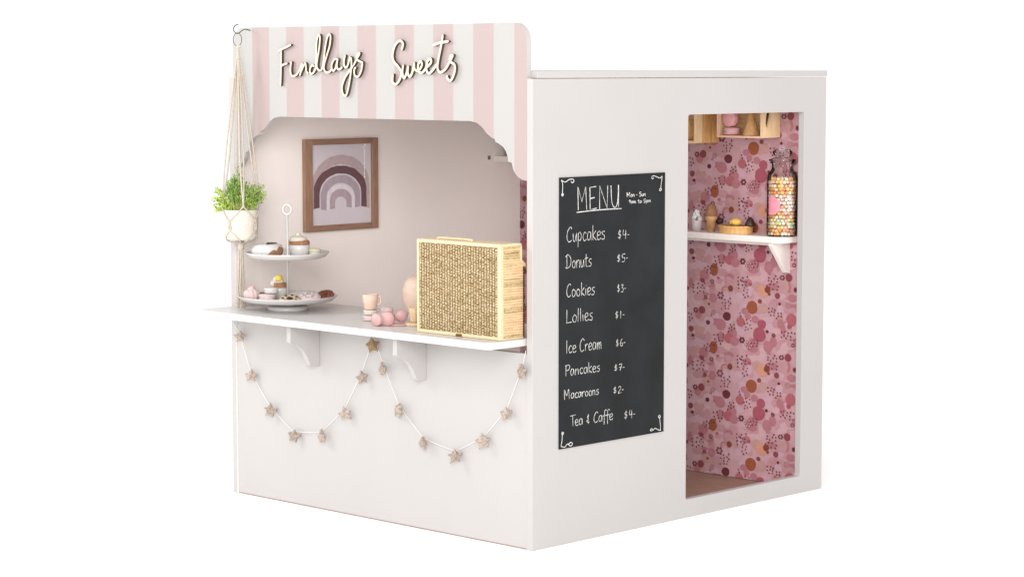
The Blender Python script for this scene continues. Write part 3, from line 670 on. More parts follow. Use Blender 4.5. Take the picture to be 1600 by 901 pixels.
# lower tier
p = at(-15, .05); t = food('cupcake', 'cupcake with brown band and yellow top, on the lower tier behind the macarons', 'cupcake', p, pzl)
bm = bmesh.new(); lathe(bm, [(0, 0), (.019, 0), (.024, .034), (.0225, .035), (0, .035)], (p.x, p.y, pzl), 24); obj('cup', bm, 'china', t, smooth=True)
bm = bmesh.new(); lathe(bm, [(.022, .0345), (.0225, .050), (0, .051)], (p.x+.002, p.y, pzl), 24); obj('sponge', bm, 'brown', t, smooth=True)
bm = bmesh.new(); ball(bm, (p.x-.013, p.y-.013, pzl+.046), .0135, 2, noise=.04); ball(bm, (p.x-.009, p.y-.008, pzl+.060), .011, 2, noise=.04); ball(bm, (p.x+.0, p.y, pzl+.055), .013, 2, noise=.04); obj('cream', bm, 'cream', t, smooth=True)
bm = bmesh.new(); lathe(bm, [(0, 0), (.0105, 0), (.0125, .004), (.012, .012), (.008, .018), (0, .020)], (p.x+.001, p.y-.004, pzl+.056), 20); obj('yellow_top', bm, 'lemon', t, smooth=True)
p = at(-56, -.01); t = food('meringue', 'pale pink ruffled meringue at the left rim of the lower tier', 'meringue', p, pzl)
bm = bmesh.new()
for k in range(9):
    a = 2*PI*k/9; ball(bm, (p.x+.015*math.cos(a), p.y+.015*math.sin(a), pzl+.017), .0125, 2, (1, 1, 1.4), .03, k)
ball(bm, (p.x, p.y, pzl+.029), .0155, 2, (1, 1, 1), .04, 9); o = obj('ruffles', bm, 'palepink', t, smooth=True)
bm = bmesh.new(); ball(bm, (p.x+.004, p.y, pzl+.041), .008, 2, (1, 1, .8), .05); obj('tip', bm, 'pinkpaint', t, smooth=True)
def macaron(name, label, p, z, r, h, m='palepink', grp=fl, parent=None, tilt=None):
    t = thing(name, label, 'macaron', (p.x, p.y, z), grp)
    for s in (0, 1):
        bm = bmesh.new()
        pr_ = [(0, h*.5), (r*.9, h*.42), (r, h*.3), (r*.97, h*.16), (r, h*.13), (r*.9, h*.10), (0, h*.10)]
        if s == 0: pr_ = [(a, -b) for a, b in pr_]
        lathe(bm, pr_, (0, 0, 0), 28); o = obj('shell', bm, m, t, smooth=True)
        if tilt: o.data.transform(tilt.to_4x4())
        o.data.transform(Matrix.Translation((p.x, p.y, z+(h*.5 if not tilt else r))))
    bm = bmesh.new(); lathe(bm, [(0, -h*.12), (r*.9, -h*.12), (r*.9, h*.12), (0, h*.12)], (0, 0, 0), 24); o = obj('filling', bm, 'china', t, smooth=True)
    if tilt: o.data.transform(tilt.to_4x4())
    o.data.transform(Matrix.Translation((p.x, p.y, z+(h*.5 if not tilt else r))))
    return t
p = at(-30, -.045); macaron('macaron', 'pale pink macaron lying flat on the lower tier, a whiter one on top', p, pzl, .0275, .024)
p2 = at(-24, -.035); macaron('macaron', 'off white macaron resting on top of the flat pale pink macaron on the cake stand', p2, pzl+.0245, .0235, .018, 'china')
def cookie(label, p, z, r, mcol, hole, tilt=(0, 0), name='jam_cookie'):
    t = food(name, label, 'biscuit', p, z)
    rotm = Matrix.Rotation(tilt[0], 3, R3) @ Matrix.Rotation(tilt[1], 3, D3)
    bm = bmesh.new(); lathe(bm, [(0, 0), (r*.93, 0), (r, .004), (r*.96, .009), (r*.7, .011), (r*.34, .0095), (0, .009)], (0, 0, 0), 26, .012); o = obj('biscuit', bm, mcol, t, smooth=True)
    bm = bmesh.new(); n = 26
    lathe(bm, [(0, .0098), (r*.30, .0105), (r*.28, .0120), (0, .0125)], (0, 0, 0), 14, .1); o2 = obj('jam_centre', bm, hole, t, smooth=True)
    bm = bmesh.new()
    for k in range(7):
        a = 2*PI*k/7+.3; ball(bm, (r*.66*math.cos(a), r*.66*math.sin(a), .0115), .0038, 1, (1.6, 1.2, .5))
    o3 = obj('chips', bm, hole, t, smooth=True)
    for q in (o, o2, o3): q.data.transform(rotm.to_4x4()); q.data.transform(Matrix.Translation((p.x, p.y, z)))
M['ckpale'] = mat('pale_cookie', rgb(226, 200, 168), .7, var=.15, vscale=120, bump=.4)
M['ckbrown'] = mat('red_brown_cookie', rgb(150, 92, 70), .7, var=.2, vscale=120, bump=.4)
cookie('beige biscuit with dark chocolate centre at the front of the lower tier', at(7, -.085), pzl+.003, .034, 'ckpale', 'choc_and_shade', (.35, 0))
cookie('reddish brown biscuit with dark jam centre at the right rim of the lower tier', at(59, -.005), pzl+.010, .029, 'ckbrown', 'jam', (.45, -.12))
cookie('pale biscuit dusted white between the beige and the reddish biscuits', at(36, -.045), pzl+.008, .036, 'palepink', 'china', (.22, 0), 'dusted_biscuit')
p = at(26, .075); t = food('meringue', 'low white meringue disc at the back of the lower tier', 'meringue', p, pzl)
bm = bmesh.new(); lathe(bm, [(0, 0), (.034, 0), (.037, .008), (.03, .016), (.015, .021), (0, .022)], (p.x, p.y, pzl), 24, .03); obj('body', bm, 'china', t, smooth=True)
p = at(-42, .03); t = food('chocolate_biscuit', 'dark chocolate biscuit tucked behind the pale pink macaron', 'biscuit', p, pzl)
bm = bmesh.new(); lathe(bm, [(0, 0), (.022, 0), (.023, .008), (.020, .018), (0, .020)], (p.x, p.y, pzl), 20, .03); obj('body', bm, 'choc_and_shade', t, smooth=True)

# ---------------------------------------------------------------- rattan case
bx0, bx1, by0, by1 = -.379, -.0400, -.092, .010
bz0 = zc+.0006
bz1 = W(655, 373, 'y', by0).z
zn = W(820, 413, 'x', bx1).z
case = thing('rattan_case', 'upright honey coloured rattan case with woven front panel on the right end of the counter', 'rattan case', ((bx0+bx1)/2, (by0+by1)/2, bz0))
prof = [(by0+.004, bz0+.001), (by1-.002, bz0+.001), (by1-.002, zn-.004), (by1-.016, zn+.008), (by1-.016, bz1-.003), (by0+.004, bz1-.003)]
bm = bmesh.new(); prism(bm, prof, 'x', bx0+.003, bx1-.003); obj('body', bm, 'newsp', case)
fr = .0085
obj('frame_post', BX((bx0, by0, bz0), (bx0+fr, by0+.010, bz1)), 'cane_f', case, bevel=.0025)
obj('frame_post', BX((bx1-fr*1.3, by0, bz0), (bx1, by0+.010, bz1)), 'cane_f', case, bevel=.0025)
obj('frame_rail', BX((bx0+fr+.0002, by0+.0004, bz1-fr*1.2), (bx1-fr*1.3-.0002, by0+.010, bz1-.0004)), 'cane_f', case, bevel=.0025)
obj('frame_rail', BX((bx0+fr+.0002, by0+.0004, bz0), (bx1-fr*1.3-.0002, by0+.010, bz0+fr*1.2)), 'cane_f', case, bevel=.0025)
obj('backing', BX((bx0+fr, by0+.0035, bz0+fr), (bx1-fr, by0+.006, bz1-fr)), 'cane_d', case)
# woven strands
wx0, wx1, wz0, wz1 = bx0+fr, bx1-fr*1.3, bz0+fr*1.2, bz1-fr*1.2
bm = bmesh.new(); NC = 30; NR = 56; rnd = random.Random(8)
dx = (wx1-wx0)/NC; dz = (wz1-wz0)/NR
for i in range(NC):
    xc_ = wx0+dx*(i+.5)
    for j in range(NR):
        zc_ = wz0+dz*(j+.5); off = .5 if i % 2 else 0
        zz = zc_+off*dz
        if zz+dz*.5 > wz1: continue
        jx, jz = rnd.uniform(-.08, .08)*dx, rnd.uniform(-.1, .1)*dz
        s = .36 if rnd.random() > .12 else .24
        # little arched strand
        a = [bm.verts.new((xc_-dx*.33+jx, by0+.0032, zz-dz*.12+jz)), bm.verts.new((xc_-dx*.15+jx, by0+.0012, zz-dz*s*.9+jz)), bm.verts.new((xc_+dx*.3+jx, by0+.0012, zz-dz*s+dz*.1+jz)), bm.verts.new((xc_+dx*.33+jx, by0+.0030, zz+dz*.15+jz)),
             bm.verts.new((xc_+dx*.22+jx, by0+.0010, zz+dz*s*.85+jz)), bm.verts.new((xc_-dx*.2+jx, by0+.0012, zz+dz*s*.7+jz))]
        f = bm.faces.new(a); f.material_index = 1 if rnd.random() < .2 or (j*7+i//3) % 23 == 0 else 0
obj('woven_panel', bm, ['cane', 'cane_2'], case, kind='stuff')
bm = bmesh.new()
for i in range(NC+1):
    if i in (0, NC): continue
    x = wx0+dx*i; tube(bm, [(x+rnd.uniform(-.0004, .0004), by0+.0030, wz0+(wz1-wz0)*k/6) for k in range(7)], 0.00045, 5)
obj('vertical_canes', bm, 'cane_2', case, kind='stuff')
# side frame and printed rows
tk = .0008
edge = [(by0+.010, bz0, by0+.016, bz1), (by0+.016, bz1-.007, by1-.012, bz1-.0005), (by0+.016, bz0+.0002, by1-.004, bz0+.005)]
for a in edge: obj('side_trim', BX((bx1-.004, a[0], a[1]), (bx1-.0012, a[2], a[3])), 'cane_f', case)
bm = bmesh.new(); prism(bm, [(by1-.018, bz1-.0075), (by1-.018, zn+.010), (by1-.003, zn-.004), (by1+.004, zn-.006), (by1+.004, zn+.001), (by1-.011, zn+.014), (by1-.011, bz1-.0075)], 'x', bx1-.006, bx1); obj('back_trim', bm, 'cane_f', case)
bm = bmesh.new(); nrow = 36
for i in range(nrow):
    z = bz0+.008+(bz1-bz0-.018)*i/(nrow-1); ye = by1-.006 if z < zn-.008 else by1-.019
    nf = len(bm.faces)
    tube(bm, [(bx1-.0034+rnd.uniform(-.0003, .0003), by0+.017+(ye-by0-.017)*k/7, z+rnd.uniform(-.0006, .0006)) for k in range(8)], .0034, 6)
    bm.faces.ensure_lookup_table()
    if rnd.random() < .14:
        for f in bm.faces[nf:]: f.material_index = 1
obj('side_canes', bm, ['newsp', 'cane_2'], case, kind='stuff')
bm = bmesh.new(); xx = bx1-.0001
for zr, k0, k1, hgt, dens in [(bz1-.028, .1, .9, .007, .9), (bz1-.044, .1, .8, .003, .7), (bz1-.062, .15, .9, .004, .7), (bz1-.085, .0, .9, .003, .6), (bz1-.102, .0, 1, .004, .95), (bz1-.118, .1, .9, .003, .6), (bz1-.135, .1, .9, .003, .7), (bz1-.158, 0, 1, .004, .95), (bz1-.175, .1, .9, .003, .5), (bz1-.197, .0, .9, .003, .7), (bz1-.222, .1, .95, .003, .8), (bz1-.243, 0, .8, .003, .6), (bz1-.262, .1, 1, .003, .7), (bz1-.285, 0, .5, .003, .8)]:
    ya, yb_ = by0+.021, by1-.022; y = ya+(yb_-ya)*k0
    while y < ya+(yb_-ya)*k1:
        wd_ = rnd.uniform(.0008, .0022)
        if rnd.random() < dens:
            h_ = hgt*rnd.uniform(.4, 1)*.62
            vs = [bm.verts.new(q) for q in ((xx, y, zr), (xx, y+wd_, zr), (xx, y+wd_, zr+h_), (xx, y, zr+h_))]; bm.faces.new(vs)
        y += wd_+rnd.uniform(.0006, .0022)
obj('dark_weave_gaps', bm, 'ink', case, kind='stuff')
obj('back_gap_shade', BX((bx1-.0036, by1-.0045, bz0+.002), (bx1-.0014, by1+.0006, zn-.007)), 'choc_and_shade', case)  # dark strip put in for the shade in the gap behind the case
bm = bmesh.new(); tube(bm, spline([(-.335, -.05, bz1-.001), (-.325, -.05, bz1+.003), (-.26, -.05, bz1+.0035), (-.20, -.05, bz1+.003), (-.19, -.05, bz1-.001)], 6), .0035, 8); obj('handle', bm, 'cane_f', case, smooth=True)
obj('lid_edge', BX((bx0+.004, by0+.012, bz1-.003), (bx1-.004, by1-.020, bz1)), 'cane_f', case, bevel=.001)
lx = W(717, 523, 'y', by0).x
obj('latch', BX((lx-.012, by0-.002, bz0+.001), (lx+.012, by0+.0006, bz0+.0085)), 'brass', case, bevel=.001)

# ---------------------------------------------------------------- tea things
tg = 'toy tea things on the counter'
def cup(label, p, z, r, h, m, handle=True, name='toy_cup'):
    t = thing(name, label, 'toy cup', (p.x, p.y, z), tg)
    bm = bmesh.new(); lathe(bm, [(0, 0), (r*.66, 0), (r*.78, h*.1), (r*.95, h*.6), (r, h), (r*.9, h), (r*.85, h*.6), (r*.6, h*.12), (0, h*.1)], (p.x, p.y, z), 28); obj('bowl', bm, m, t, smooth=True)
    if handle:
        bm = bmesh.new(); q = Vector((p.x, p.y, z))
        tube(bm, spline([q+R3*r*.85+Vector((0, 0, h*.85)), q+R3*r*1.22+Vector((0, 0, h*.82)), q+R3*r*1.24+Vector((0, 0, h*.4)), q+R3*r*.75+Vector((0, 0, h*.3))], 5), .0035, 8); obj('handle', bm, m, t, smooth=True)
def base(u, v_): return W(u, v_, 'z', zc)
p = base(579, 501)
macaron('macaron', 'pale macaron under the peach cup beside the pink balls', p, zc, .0245, .018, 'palepink', 'toy macarons on the counter')
macaron('macaron', 'cream macaron directly beneath the peach cup', p, zc+.0185, .0225, .016, 'cream', 'toy macarons on the counter')
cup('peach wooden cup with side handle stacked on two macarons', p, zc+.035, .0245, .047, 'peach')
tilt = Matrix.Rotation(PI/2, 3, 'X')
for (u, v_, r, rotz, lab) in [(591, 509, .0195, .15, 'left macaron of three pink ones standing on edge, beside the peach cup'), (606, 508.5, .0215, .7, 'middle macaron of three pink ones standing on edge'), (627, 502, .0180, 1.2, 'right macaron of three pink ones standing on edge, nearest the round teapot')]:
    q = base(u, v_)
    macaron('macaron', lab, q, zc, r, .034, 'pinkpaint', 'toy macarons on the counter', tilt=Matrix.Rotation(rotz, 3, 'Z')@tilt)
q = base(604, 500); t = macaron('macaron', 'pale pink macaron lying behind the three upright pink macarons', q+D3*.02, zc, .020, .040, 'palepink', 'toy macarons on the counter')
q = base(624, 508); bm = bmesh.new(); lathe(bm, [(0, 0), (.026, 0), (.032, .004), (.031, .0055), (0, .003)], (q.x, q.y, zc), 28)
o = obj('saucer', bm, 'pinkpaint', smooth=True); tag(o, 'flat pink saucer lying under the right end of the pink macaron row', 'saucer', tg); rebase(o, (q.x, q.y, zc))
q = W(644, 492, 'z', zc); q = Vector((q.x, q.y+.03, zc))
tp = thing('teapot', 'round peach wooden teapot half hidden behind the rattan case', 'teapot', (q.x, q.y, zc), tg)
bm = bmesh.new(); lathe(bm, [(0, 0), (.030, 0), (.036, .010), (.047, .03), (.0525, .055), (.0525, .075), (.047, .098), (.040, .108)], (q.x, q.y, zc), 36); obj('body', bm, 'peach', tp, smooth=True)
bm = bmesh.new(); lathe(bm, [(.0405, .1075), (.034, .114), (.024, .1195), (.010, .1225), (0, .123)], (q.x, q.y, zc), 32); obj('lid', bm, 'peach', tp, smooth=True)
bm = bmesh.new(); qq = Vector((q.x, q.y, zc)); tube(bm, spline([qq+R3*.045+Vector((0, 0, .03)), qq+R3*.065+Vector((0, 0, .06)), qq+R3*.078+Vector((0, 0, .09))], 5), [.010]*5+[.007]*6, 10); obj('spout', bm, 'peach', tp, smooth=True)
q = base(647, 509); bm = bmesh.new(); lathe(bm, [(0, 0), (.024, 0), (.0265, .003), (.0265, .009), (.024, .0105), (0, .0105)], (q.x, q.y, zc), 28)
o = obj('saucer', bm, 'wood_l', smooth=True); tag(o, 'thick light wooden saucer under the small wooden beaker', 'saucer', tg); rebase(o, (q.x, q.y, zc))
cup('small light wooden beaker on a wooden saucer against the rattan case', q, zc+.011, .0155, .045, 'wood_l', False, 'toy_beaker')

# ---------------------------------------------------------------- star garland
gar = thing('star_garland', 'garland of beige felt stars on white string looped below the counter', 'garland', (-.67, -.006, .57))
YG = -.0045
stars = [(375,525,0),(392,586,0),(422,640,1),(459,680,1),(503,681,0),(539,645,0),(566,589,1),(582,538,2),(598,576,0),(623,641,0),(661,691,1),(711,711,1),(755,688,0),(791,645,0),(815,580,1)]
knots = [(364,503)]+[(u-1, v_-7) for u, v_, _ in stars[:7]]+[(584, 524)]+[(u+1, v_-7) for u, v_, _ in stars[8:]]+[(821.5,548)]
pts = [W(u, v_, 'y', YG) for u, v_ in knots]
sag = []
for a, b in zip(pts, pts[1:]):
    for k in range(6):
        t = k/6; q = a.lerp(b, t); q.z -= .004*4*t*(1-t)*.6; sag.append(q)
sag.append(pts[-1])
bm = bmesh.new(); tube(bm, sag, .0011, 5); obj('string', bm, 'string', gar, smooth=True)
rnd = random.Random(21)
for u, v_, k in stars:
    c = W(u, v_+1, 'y', YG-.012); bm = bmesh.new(); R0 = .0220*rnd.uniform(.93, 1.08); n = 10; th = .012
    ring = []
    for i in range(n):
        r_ = (R0 if i % 2 == 0 else R0*.54)*rnd.uniform(.86, 1.12); a = PI/2+2*PI*i/n+rnd.uniform(-.06, .06); ring.append((r_*math.cos(a), r_*math.sin(a)))
    fr_ = [bm.verts.new((x, -th*.3, z)) for x, z in ring]; bk = [bm.verts.new((x, th*.3, z)) for x, z in ring]
    cf = bm.verts.new((0, -th, 0)); cb = bm.verts.new((0, th, 0))
    for i in range(n):
        j = (i+1) % n; bm.faces.new((cf, fr_[i], fr_[j])); bm.faces.new((cb, bk[j], bk[i])); bm.faces.new((fr_[i], bk[i], bk[j], fr_[j]))
    bmesh.ops.subdivide_edges(bm, edges=bm.edges[:], cuts=2, use_grid_fill=True)
    for v in bm.verts: v.co += Vector((rnd.uniform(-1, 1), rnd.uniform(-1, 1), rnd.uniform(-1, 1)))*.0014
    for _ in range(130):   # fibres
        f = rnd.choice(bm.faces[:60] if len(bm.faces) > 60 else bm.faces[:]); p = f.calc_center_median(); d_ = (Vector((p.x, 0, p.z)).normalized()*.6+Vector((rnd.uniform(-1, 1), -.8+rnd.uniform(-.5, .5), rnd.uniform(-1, 1)))).normalized()*rnd.uniform(.003, .0065)
        s_ = d_.orthogonal().normalized()*.00035
        bm.faces.new([bm.verts.new(p+s_), bm.verts.new(p-s_), bm.verts.new(p+d_)])
    rm = Matrix.Rotation(rnd.choice((-1, 1))*rnd.uniform(.3, 1.0)+.2, 4, 'Z') @ Matrix.Rotation(rnd.uniform(-.35, .35), 4, 'Y')
    bm.transform(Matrix.Translation(c) @ rm)
    obj('star', bm, 'star%d' % k, gar)

# ---------------------------------------------------------------- things on the back wall shelf
zsh = zs
# candy jar
jx, jy = -.0895, 1.277
rj = .0495
jar = thing('candy_jar', 'clear glass jar with stacked glass lid, full of pastel sweets, at the shelf end', 'jar', (jx, jy, zsh))
bm = bmesh.new(); hb = .205
lathe(bm, [(0, .0005), (rj*.93, .0005), (rj, .006), (rj, hb*.93), (rj*.93, hb), (rj*.74, hb+.010), (rj*.70, hb+.016), (rj*.70, hb+.030), (rj*.82, hb+.033), (rj*.82, hb+.037), (rj*.66, hb+.038)], (jx, jy, zsh), 48); obj('glass_body', bm, 'glass', jar, smooth=True)
bm = bmesh.new(); z0 = hb+.0385
lathe(bm, [(rj*.60, z0), (rj*.88, z0+.001), (rj*.90, z0+.005), (rj*.55, z0+.010), (rj*.44, z0+.016), (rj*.62, z0+.022), (rj*.66, z0+.030), (rj*.5, z0+.038), (0, z0+.041)], (jx, jy, zsh), 40); obj('lid', bm, 'glass', jar, smooth=True)
bm = bmesh.new()
LA = []
for i in range(9):      # curved paper tag stuck on the glass
    a = -1.92+.86*i/8; LA.append(a)
outl = []
for i, a in enumerate(LA):
    t = i/8; hh = .031*(1 if t < .55 else 1-(t-.55)*1.1)
    outl.append((a, zsh+.102+hh*.95, zsh+.102-hh))
rl = rj+.0006
vt = [(bm.verts.new((jx+rl*math.cos(a), jy+rl*math.sin(a), z1_)), bm.verts.new((jx+rl*math.cos(a), jy+rl*math.sin(a), z2_))) for a, z1_, z2_ in outl]
for a, b in zip(vt, vt[1:]): bm.faces.new((a[0], b[0], b[1], a[1]))
M['tagpink'] = mat('pink_tag', rgbi(226, 140, 158), .7, var=.08, vscale=60)
obj('tag', bm, 'tagpink', jar)
# candies: layers of balls against the glass, a core and a top layer
cme = []
rc = .0062
for k in range(7):
    b2 = bmesh.new(); bmesh.ops.create_icosphere(b2, subdivisions=2, radius=rc); me = bpy.data.meshes.new('candy_ball')
    b2.to_mesh(me); b2.free(); me.materials.append(M['candy%d' % k])
    for p_ in me.polygons: p_.use_smooth = True
    cme.append(me)
cname = ['yellow', 'orange', 'white', 'pale pink', 'pale mint', 'light yellow', 'peach']
rnd = random.Random(17); nring = 21; zlay = rc*1.80; nl = int((hb*.93-.004)/zlay); cnt = 0
ca = math.atan2(CP.y-jy, CP.x-jx)
def candy(x, y, z, k):
    o = bpy.data.objects.new('candy_ball', cme[k]); C.objects.link(o); o.location = (x, y, z)
    tag(o, 'small round %s sweet in the %s of the glass candy jar' % (cname[k], ('bottom', 'lower part', 'middle', 'upper part', 'top')[min(4, int((z-zs)/.205*5))]), 'sweet', 'round sweets filling the glass jar')
for j in range(nl):
    z = zsh+.003+rc+j*zlay; f = j/nl
    pal = [1, 0, 6, 5, 1] if f < .12 else ([4, 2, 5, 4, 0] if f < .3 else ([1, 0, 5, 1, 6] if f < .42 else ([2, 3, 2, 3, 6] if f < .72 else ([1, 0, 1, 6, 5] if f < .85 else [5, 2, 0, 3, 6]))))
    for i in range(nring):
        a = 2*PI*(i+.5*(j % 2))/nring
        da = abs((a-ca+PI) % (2*PI)-PI)
        if da > 1.45: continue                 # only the side that can be seen from the doorway
        r_ = rj-.0014-rc
        a += rnd.uniform(-.035, .035); r_ -= rnd.uniform(0, .0016); candy(jx+r_*math.cos(a), jy+r_*math.sin(a), z+rnd.uniform(-.0016, .0012), rnd.choice(pal+[2, 3])); cnt += 1
for r_, m_ in ((.030, 14), (.015, 7), (0, 1)):
    for i in range(m_):
        a = 2*PI*i/m_; candy(jx+r_*math.cos(a), jy+r_*math.sin(a), zsh+.003+rc+nl*zlay-.002, rnd.choice([5, 2, 0, 3, 6])); cnt += 1
# the heart of the filling, seen only as colour between the outer balls
bm = bmesh.new()
for j in range(0, nl):
    for i in range(16):
        a = 2*PI*(i+.5*(j % 2))/16
        ball(bm, (jx+.032*math.cos(a), jy+.032*math.sin(a), zsh+.003+rc+j*zlay), rc*1.2, 1)
for f in bm.faces: f.material_index = (int(f.calc_center_median().z/ .004)*7+int(f.calc_center_median().x/.009)) % 4
o = obj('candy_filling', bm, ['brown', 'candy6', 'candy3', 'brown'], smooth=True); tag(o, 'inner mass of mixed sweets in the middle of the candy jar', 'sweets'); o['kind'] = 'stuff'; rebase(o, (jx, jy, zsh+.004))

sg = 'toy food on the back wall shelf'
def shp(u, y=1.268): return W(u, 357, 'y', y)
p = shp(1089); t = thing('ice_cream_tub', 'white soft ice cream in a pale grey cup at the left of the shelf', 'ice cream', (p.x, p.y, zsh), sg)
M['greycup'] = mat('grey_cup', rgbi(206, 196, 198), .6)
bm = bmesh.new(); lathe(bm, [(0, 0), (.0145, 0), (.0185, .036), (.0175, .037), (0, .035)], (p.x, p.y, zsh), 24); obj('cup', bm, 'greycup', t, smooth=True)
bm = bmesh.new(); rnd = random.Random(2)
for k in range(14):
    a = rnd.uniform(0, 2*PI); f = rnd.random(); ball(bm, (p.x+.011*(1-f*.6)*math.cos(a), p.y+.011*(1-f*.6)*math.sin(a), zsh+.040+f*.026), .0085*(1-f*.3), 2, (1, 1, 1.2), .05, k)
obj('ice_cream', bm, 'china_i', t, smooth=True)
p = shp(1111); t = thing('ice_cream_cone', 'brown toy ice cream in a flat bottomed wafer cone beside the white tub', 'ice cream', (p.x, p.y, zsh), sg)
bm = bmesh.new(); lathe(bm, [(0, 0), (.0125, 0), (.0155, .038), (.0195, .040), (.0200, .052), (.018, .053), (0, .050)], (p.x, p.y, zsh), 24); obj('wafer', bm, 'waffle', t, smooth=True)
bm = bmesh.new(); lathe(bm, [(.019, .052), (.0205, .062), (.019, .074), (.014, .086), (.006, .093), (0, .094)], (p.x, p.y, zsh), 24, .02); obj('ice_cream', bm, 'brown', t, smooth=True)
p = shp(1150, 1.272); tr_ = thing('serving_tray', 'round golden wooden tray in the middle of the shelf', 'tray', (p.x, p.y, zsh), sg)
bm = bmesh.new(); lathe(bm, [(0, 0), (.062, 0), (.060, .004), (.060, .020), (.0635, .022), (.0635, .0265), (.060, .027), (.057, .024), (0, .022)], (p.x, p.y, zsh), 44)
for v in bm.verts: v.co.y = p.y+(v.co.y-p.y)*.78
obj('tray_body', bm, 'wood_i', tr_, smooth=True)
bm = bmesh.new(); lathe(bm, [(0, 0), (.054, 0), (.054, .0006), (0, .0008)], (p.x, p.y, zsh+.0245), 30)
for v in bm.verts: v.co.y = p.y+(v.co.y-p.y)*.78
obj('tray_inlay', bm, 'choc_and_shade', tr_)
M['gold'] = mat('golden_yellow', rgbi(246, 196, 96), .5, var=.15, vscale=90, bump=.5)
q = shp(1150, 1.262); bm = bmesh.new(); ball(bm, (q.x, q.y, zsh+.038), .0155, 3, (1.25, 1.1, .82), .02); ball(bm, (q.x-.013, q.y-.004, zsh+.037), .010, 2, (1, 1, 1), .03)
o = obj('toy_lemon', bm, 'gold', smooth=True); tag(o, 'golden yellow toy fruit lying on the wooden tray', 'toy fruit', sg); rebase(o, (q.x, q.y, zsh+.025))
q = shp(1172, 1.276); bm = bmesh.new(); lathe(bm, [(0, 0), (.018, 0), (.0175, .008), (.010, .024), (.004, .030), (0, .031)], (q.x, q.y, zsh+.0255), 20, .03)
o = obj('chocolate_cone', bm, 'choc_and_shade', smooth=True); tag(o, 'dark chocolate cone shaped sweet on the wooden tray next to the yellow fruit', 'toy sweet', sg); rebase(o, (q.x, q.y, zsh+.0255))
q = shp(1124, 1.295); bm = bmesh.new(); ball(bm, (q.x, q.y, zsh+.036), .013, 2, (1.2, 1, .9), .08, 3)
o = obj('chocolate_lump', bm, 'obr' if 'obr' in M else 'choc_and_shade', smooth=True); tag(o, 'brown lumpy toy sweet at the left end of the wooden tray', 'toy sweet', sg); rebase(o, (q.x, q.y, zsh+.026))

# ---------------------------------------------------------------- crates on the back wall
cg = 'pine crates on the back wall'
def crate(x0, x1, y0, y1, z0, hh, label, slats_right=False, slot=True):
    t = thing('wooden_crate', label, 'crate', ((x0+x1)/2, (y0+y1)/2, z0), cg); k = .007
    z1 = z0+hh
    obj('base_board', BX((x0+k, y0+.001, z0), (x1-k, y1-.002, z0+.006)), 'wood_ih', t)
    obj('back_board', BX((x0+k, y1-.006, z0+.006), (x1-k, y1-.001, z1-.0065)), 'wood_ih', t)
    obj('top_board', BX((x0+k, y0+.001, z1-.006), (x1-k, y1-.002, z1)), 'wood_ih', t)
    for a in (x0, x1-k):
        if slats_right and a != x0:
            n = 3; wdt = (y1-y0)/n
            for i in range(n): obj('slat', BX((a, y0+i*wdt+.002, z0-.001), (a+k, y0+(i+1)*wdt-.004, z1)), 'wood_il' if i == 0 else 'wood_i', t, bevel=.0008)
            continue
        bm = bmesh.new()
        if slot:      # end board with a slanting handle slot
            ym, zm = (y0+y1)/2, z0+.078
            sl = []
            for i in range(16): an = 2*PI*i/16; sl.append((ym-.014+.0115*math.cos(an)+.009*math.sin(an), zm+.045*math.sin(an)))
            fr4 = [(y1, z1), (y0, z1), (y0, z0), (y1, z0)]
            V = {}
            for xx_ in (a, a+k):
                hv = [bm.verts.new((xx_, y, z)) for y, z in sl]; ov = [bm.verts.new((xx_, y, z)) for y, z in fr4]
                for q in range(4):
                    sg_ = [hv[(q*4+i+2-2) % 16] for i in range(5)]
                    for i in range(4): bm.faces.new((ov[q], sg_[i], sg_[i+1]))
                    bm.faces.new((ov[q], sg_[4], ov[(q+1) % 4]))
                V[xx_] = (hv, ov)
            for q in (0, 1):
                A_, B_ = V[a][q], V[a+k][q]
                for i in range(len(A_)): bm.faces.new((A_[i], A_[(i+1) % len(A_)], B_[(i+1) % len(A_)], B_[i]))
        else: box(bm, (a, y0, z0), (a+k, y1, z1))
        if slot and a > x0: obj('slot_shade', BX((a-.003, y0+.004, z0+.02), (a-.0004, y1-.012, z1-.008)), 'choc_and_shade', t)  # dark plate behind the slot, standing for the shade inside it
        obj('end_board', bm, 'wood_il', t)
    return t
cbx0, cbx1, cby0 = -.3275, -.142, 1.235
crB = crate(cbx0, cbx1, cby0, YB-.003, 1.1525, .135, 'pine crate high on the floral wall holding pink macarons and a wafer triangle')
M['pinkrim'] = mat('pink_rim', rgbi(236, 190, 170), .6, var=.08, vscale=40)
obj('front_rail', BX((cbx0, cby0-.003, 1.1525-.001), (cbx1, cby0-.0002, 1.1525+.005)), 'pinkrim', crB)
obj('front_post', BX((cbx0, cby0-.003, 1.1525+.0052), (cbx0+.010, cby0-.0002, 1.2875)), 'pinkrim', crB)
crA = crate(-.70, -.394, 1.2, YB-.003, 1.1315, .17, 'pine crate with slatted end, at the upper left of the doorway view', True, False)
obj('front_rail', BX((-.70, 1.197, 1.1305), (-.394, 1.1998, 1.139)), 'wood_il', crA)
q = W(1080, 215, 'y', 1.25)
bm = bmesh.new(); lathe(bm, [(0, 0), (.020, 0), (.024, .02), (.018, .035), (.012, .05), (.012, .07), (0, .072)], (q.x, q.y, 1.1378), 18, .02)
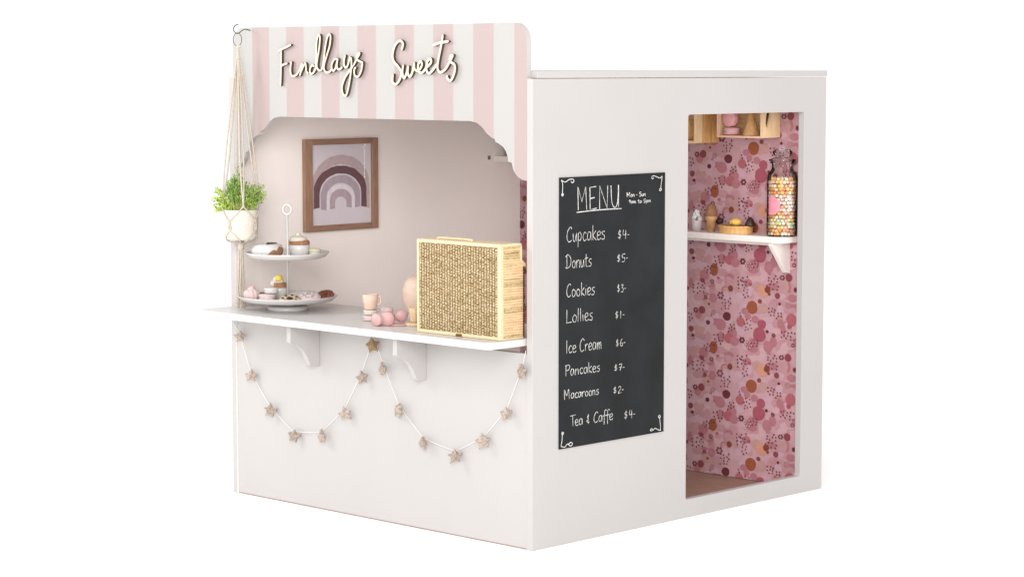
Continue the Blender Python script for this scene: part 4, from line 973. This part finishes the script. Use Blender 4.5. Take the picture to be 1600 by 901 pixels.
o = obj('toy_bottle', bm, 'wood_i', smooth=True); tag(o, 'brown toy bottle in the shade of the slatted crate', 'toy bottle'); rebase(o, (q.x, q.y, 1.1378))
mg = 'pink macarons in the pine crate'
zb = 1.159
q = W(1144, 205, 'y', 1.262)
macaron('macaron', 'pink macaron lying flat on the crate base under the round one', Vector((q.x, q.y, 0)), zb, .0285, .026, 'pink_i', mg)
q2 = W(1141, 184, 'y', 1.256)
macaron('macaron', 'pink macaron standing on edge, showing its round face, on top of the flat one', Vector((q2.x, q2.y, 0)), zb+.0265, .0275, .026, 'pink_i', mg, tilt=tilt)
q = W(1174, 208, 'y', 1.265)
wt = thing('wafer_cone', 'upturned toy wafer cone at the right inside the pine crate', 'ice cream cone', (q.x, q.y, zb), 'toy food in the pine crate')
bm = bmesh.new(); lathe(bm, [(0, 0), (.027, 0), (.0275, .002), (.003, .082), (0, .083)], (q.x, q.y, zb), 28); obj('cone', bm, 'waffle', wt, smooth=True)
bm = bmesh.new()
for s in (-1, 1):
    for k in range(7):
        P = []
        for i in range(10):
            f = i/9; an = s*(f*2.2)+k*2*PI/7; r_ = .0277*(1-f)+.003*f; P.append((q.x+r_*math.cos(an), q.y+r_*math.sin(an), zb+.002+.08*f))
        tube(bm, P, .0007, 4)
obj('wafer_ridges', bm, 'wood_i', wt, kind='stuff')
# basket on the corner ledge
q = Vector((XL+.043, 1.27, 1.0632)); bk = thing('basket', 'small brown wicker basket on the ledge in the far inner corner', 'basket', q)
M['wicker'] = mat('wicker', rgbi(150, 122, 92), .8, var=.35, vscale=60, bump=1, bscale=90)
bm = bmesh.new()
for k in range(11):
    f = k/10; torus(bm, (q.x, q.y, q.z+.004+.062*f), .029+.007*f, .0036, 30, 6)
obj('wicker_rings', bm, 'wicker', bk, smooth=True, kind='stuff')
bm = bmesh.new(); lathe(bm, [(0, .001), (.028, .001), (.034, .064), (.032, .064), (.027, .004), (0, .004)], q, 24); obj('wall', bm, 'wicker', bk, smooth=True)
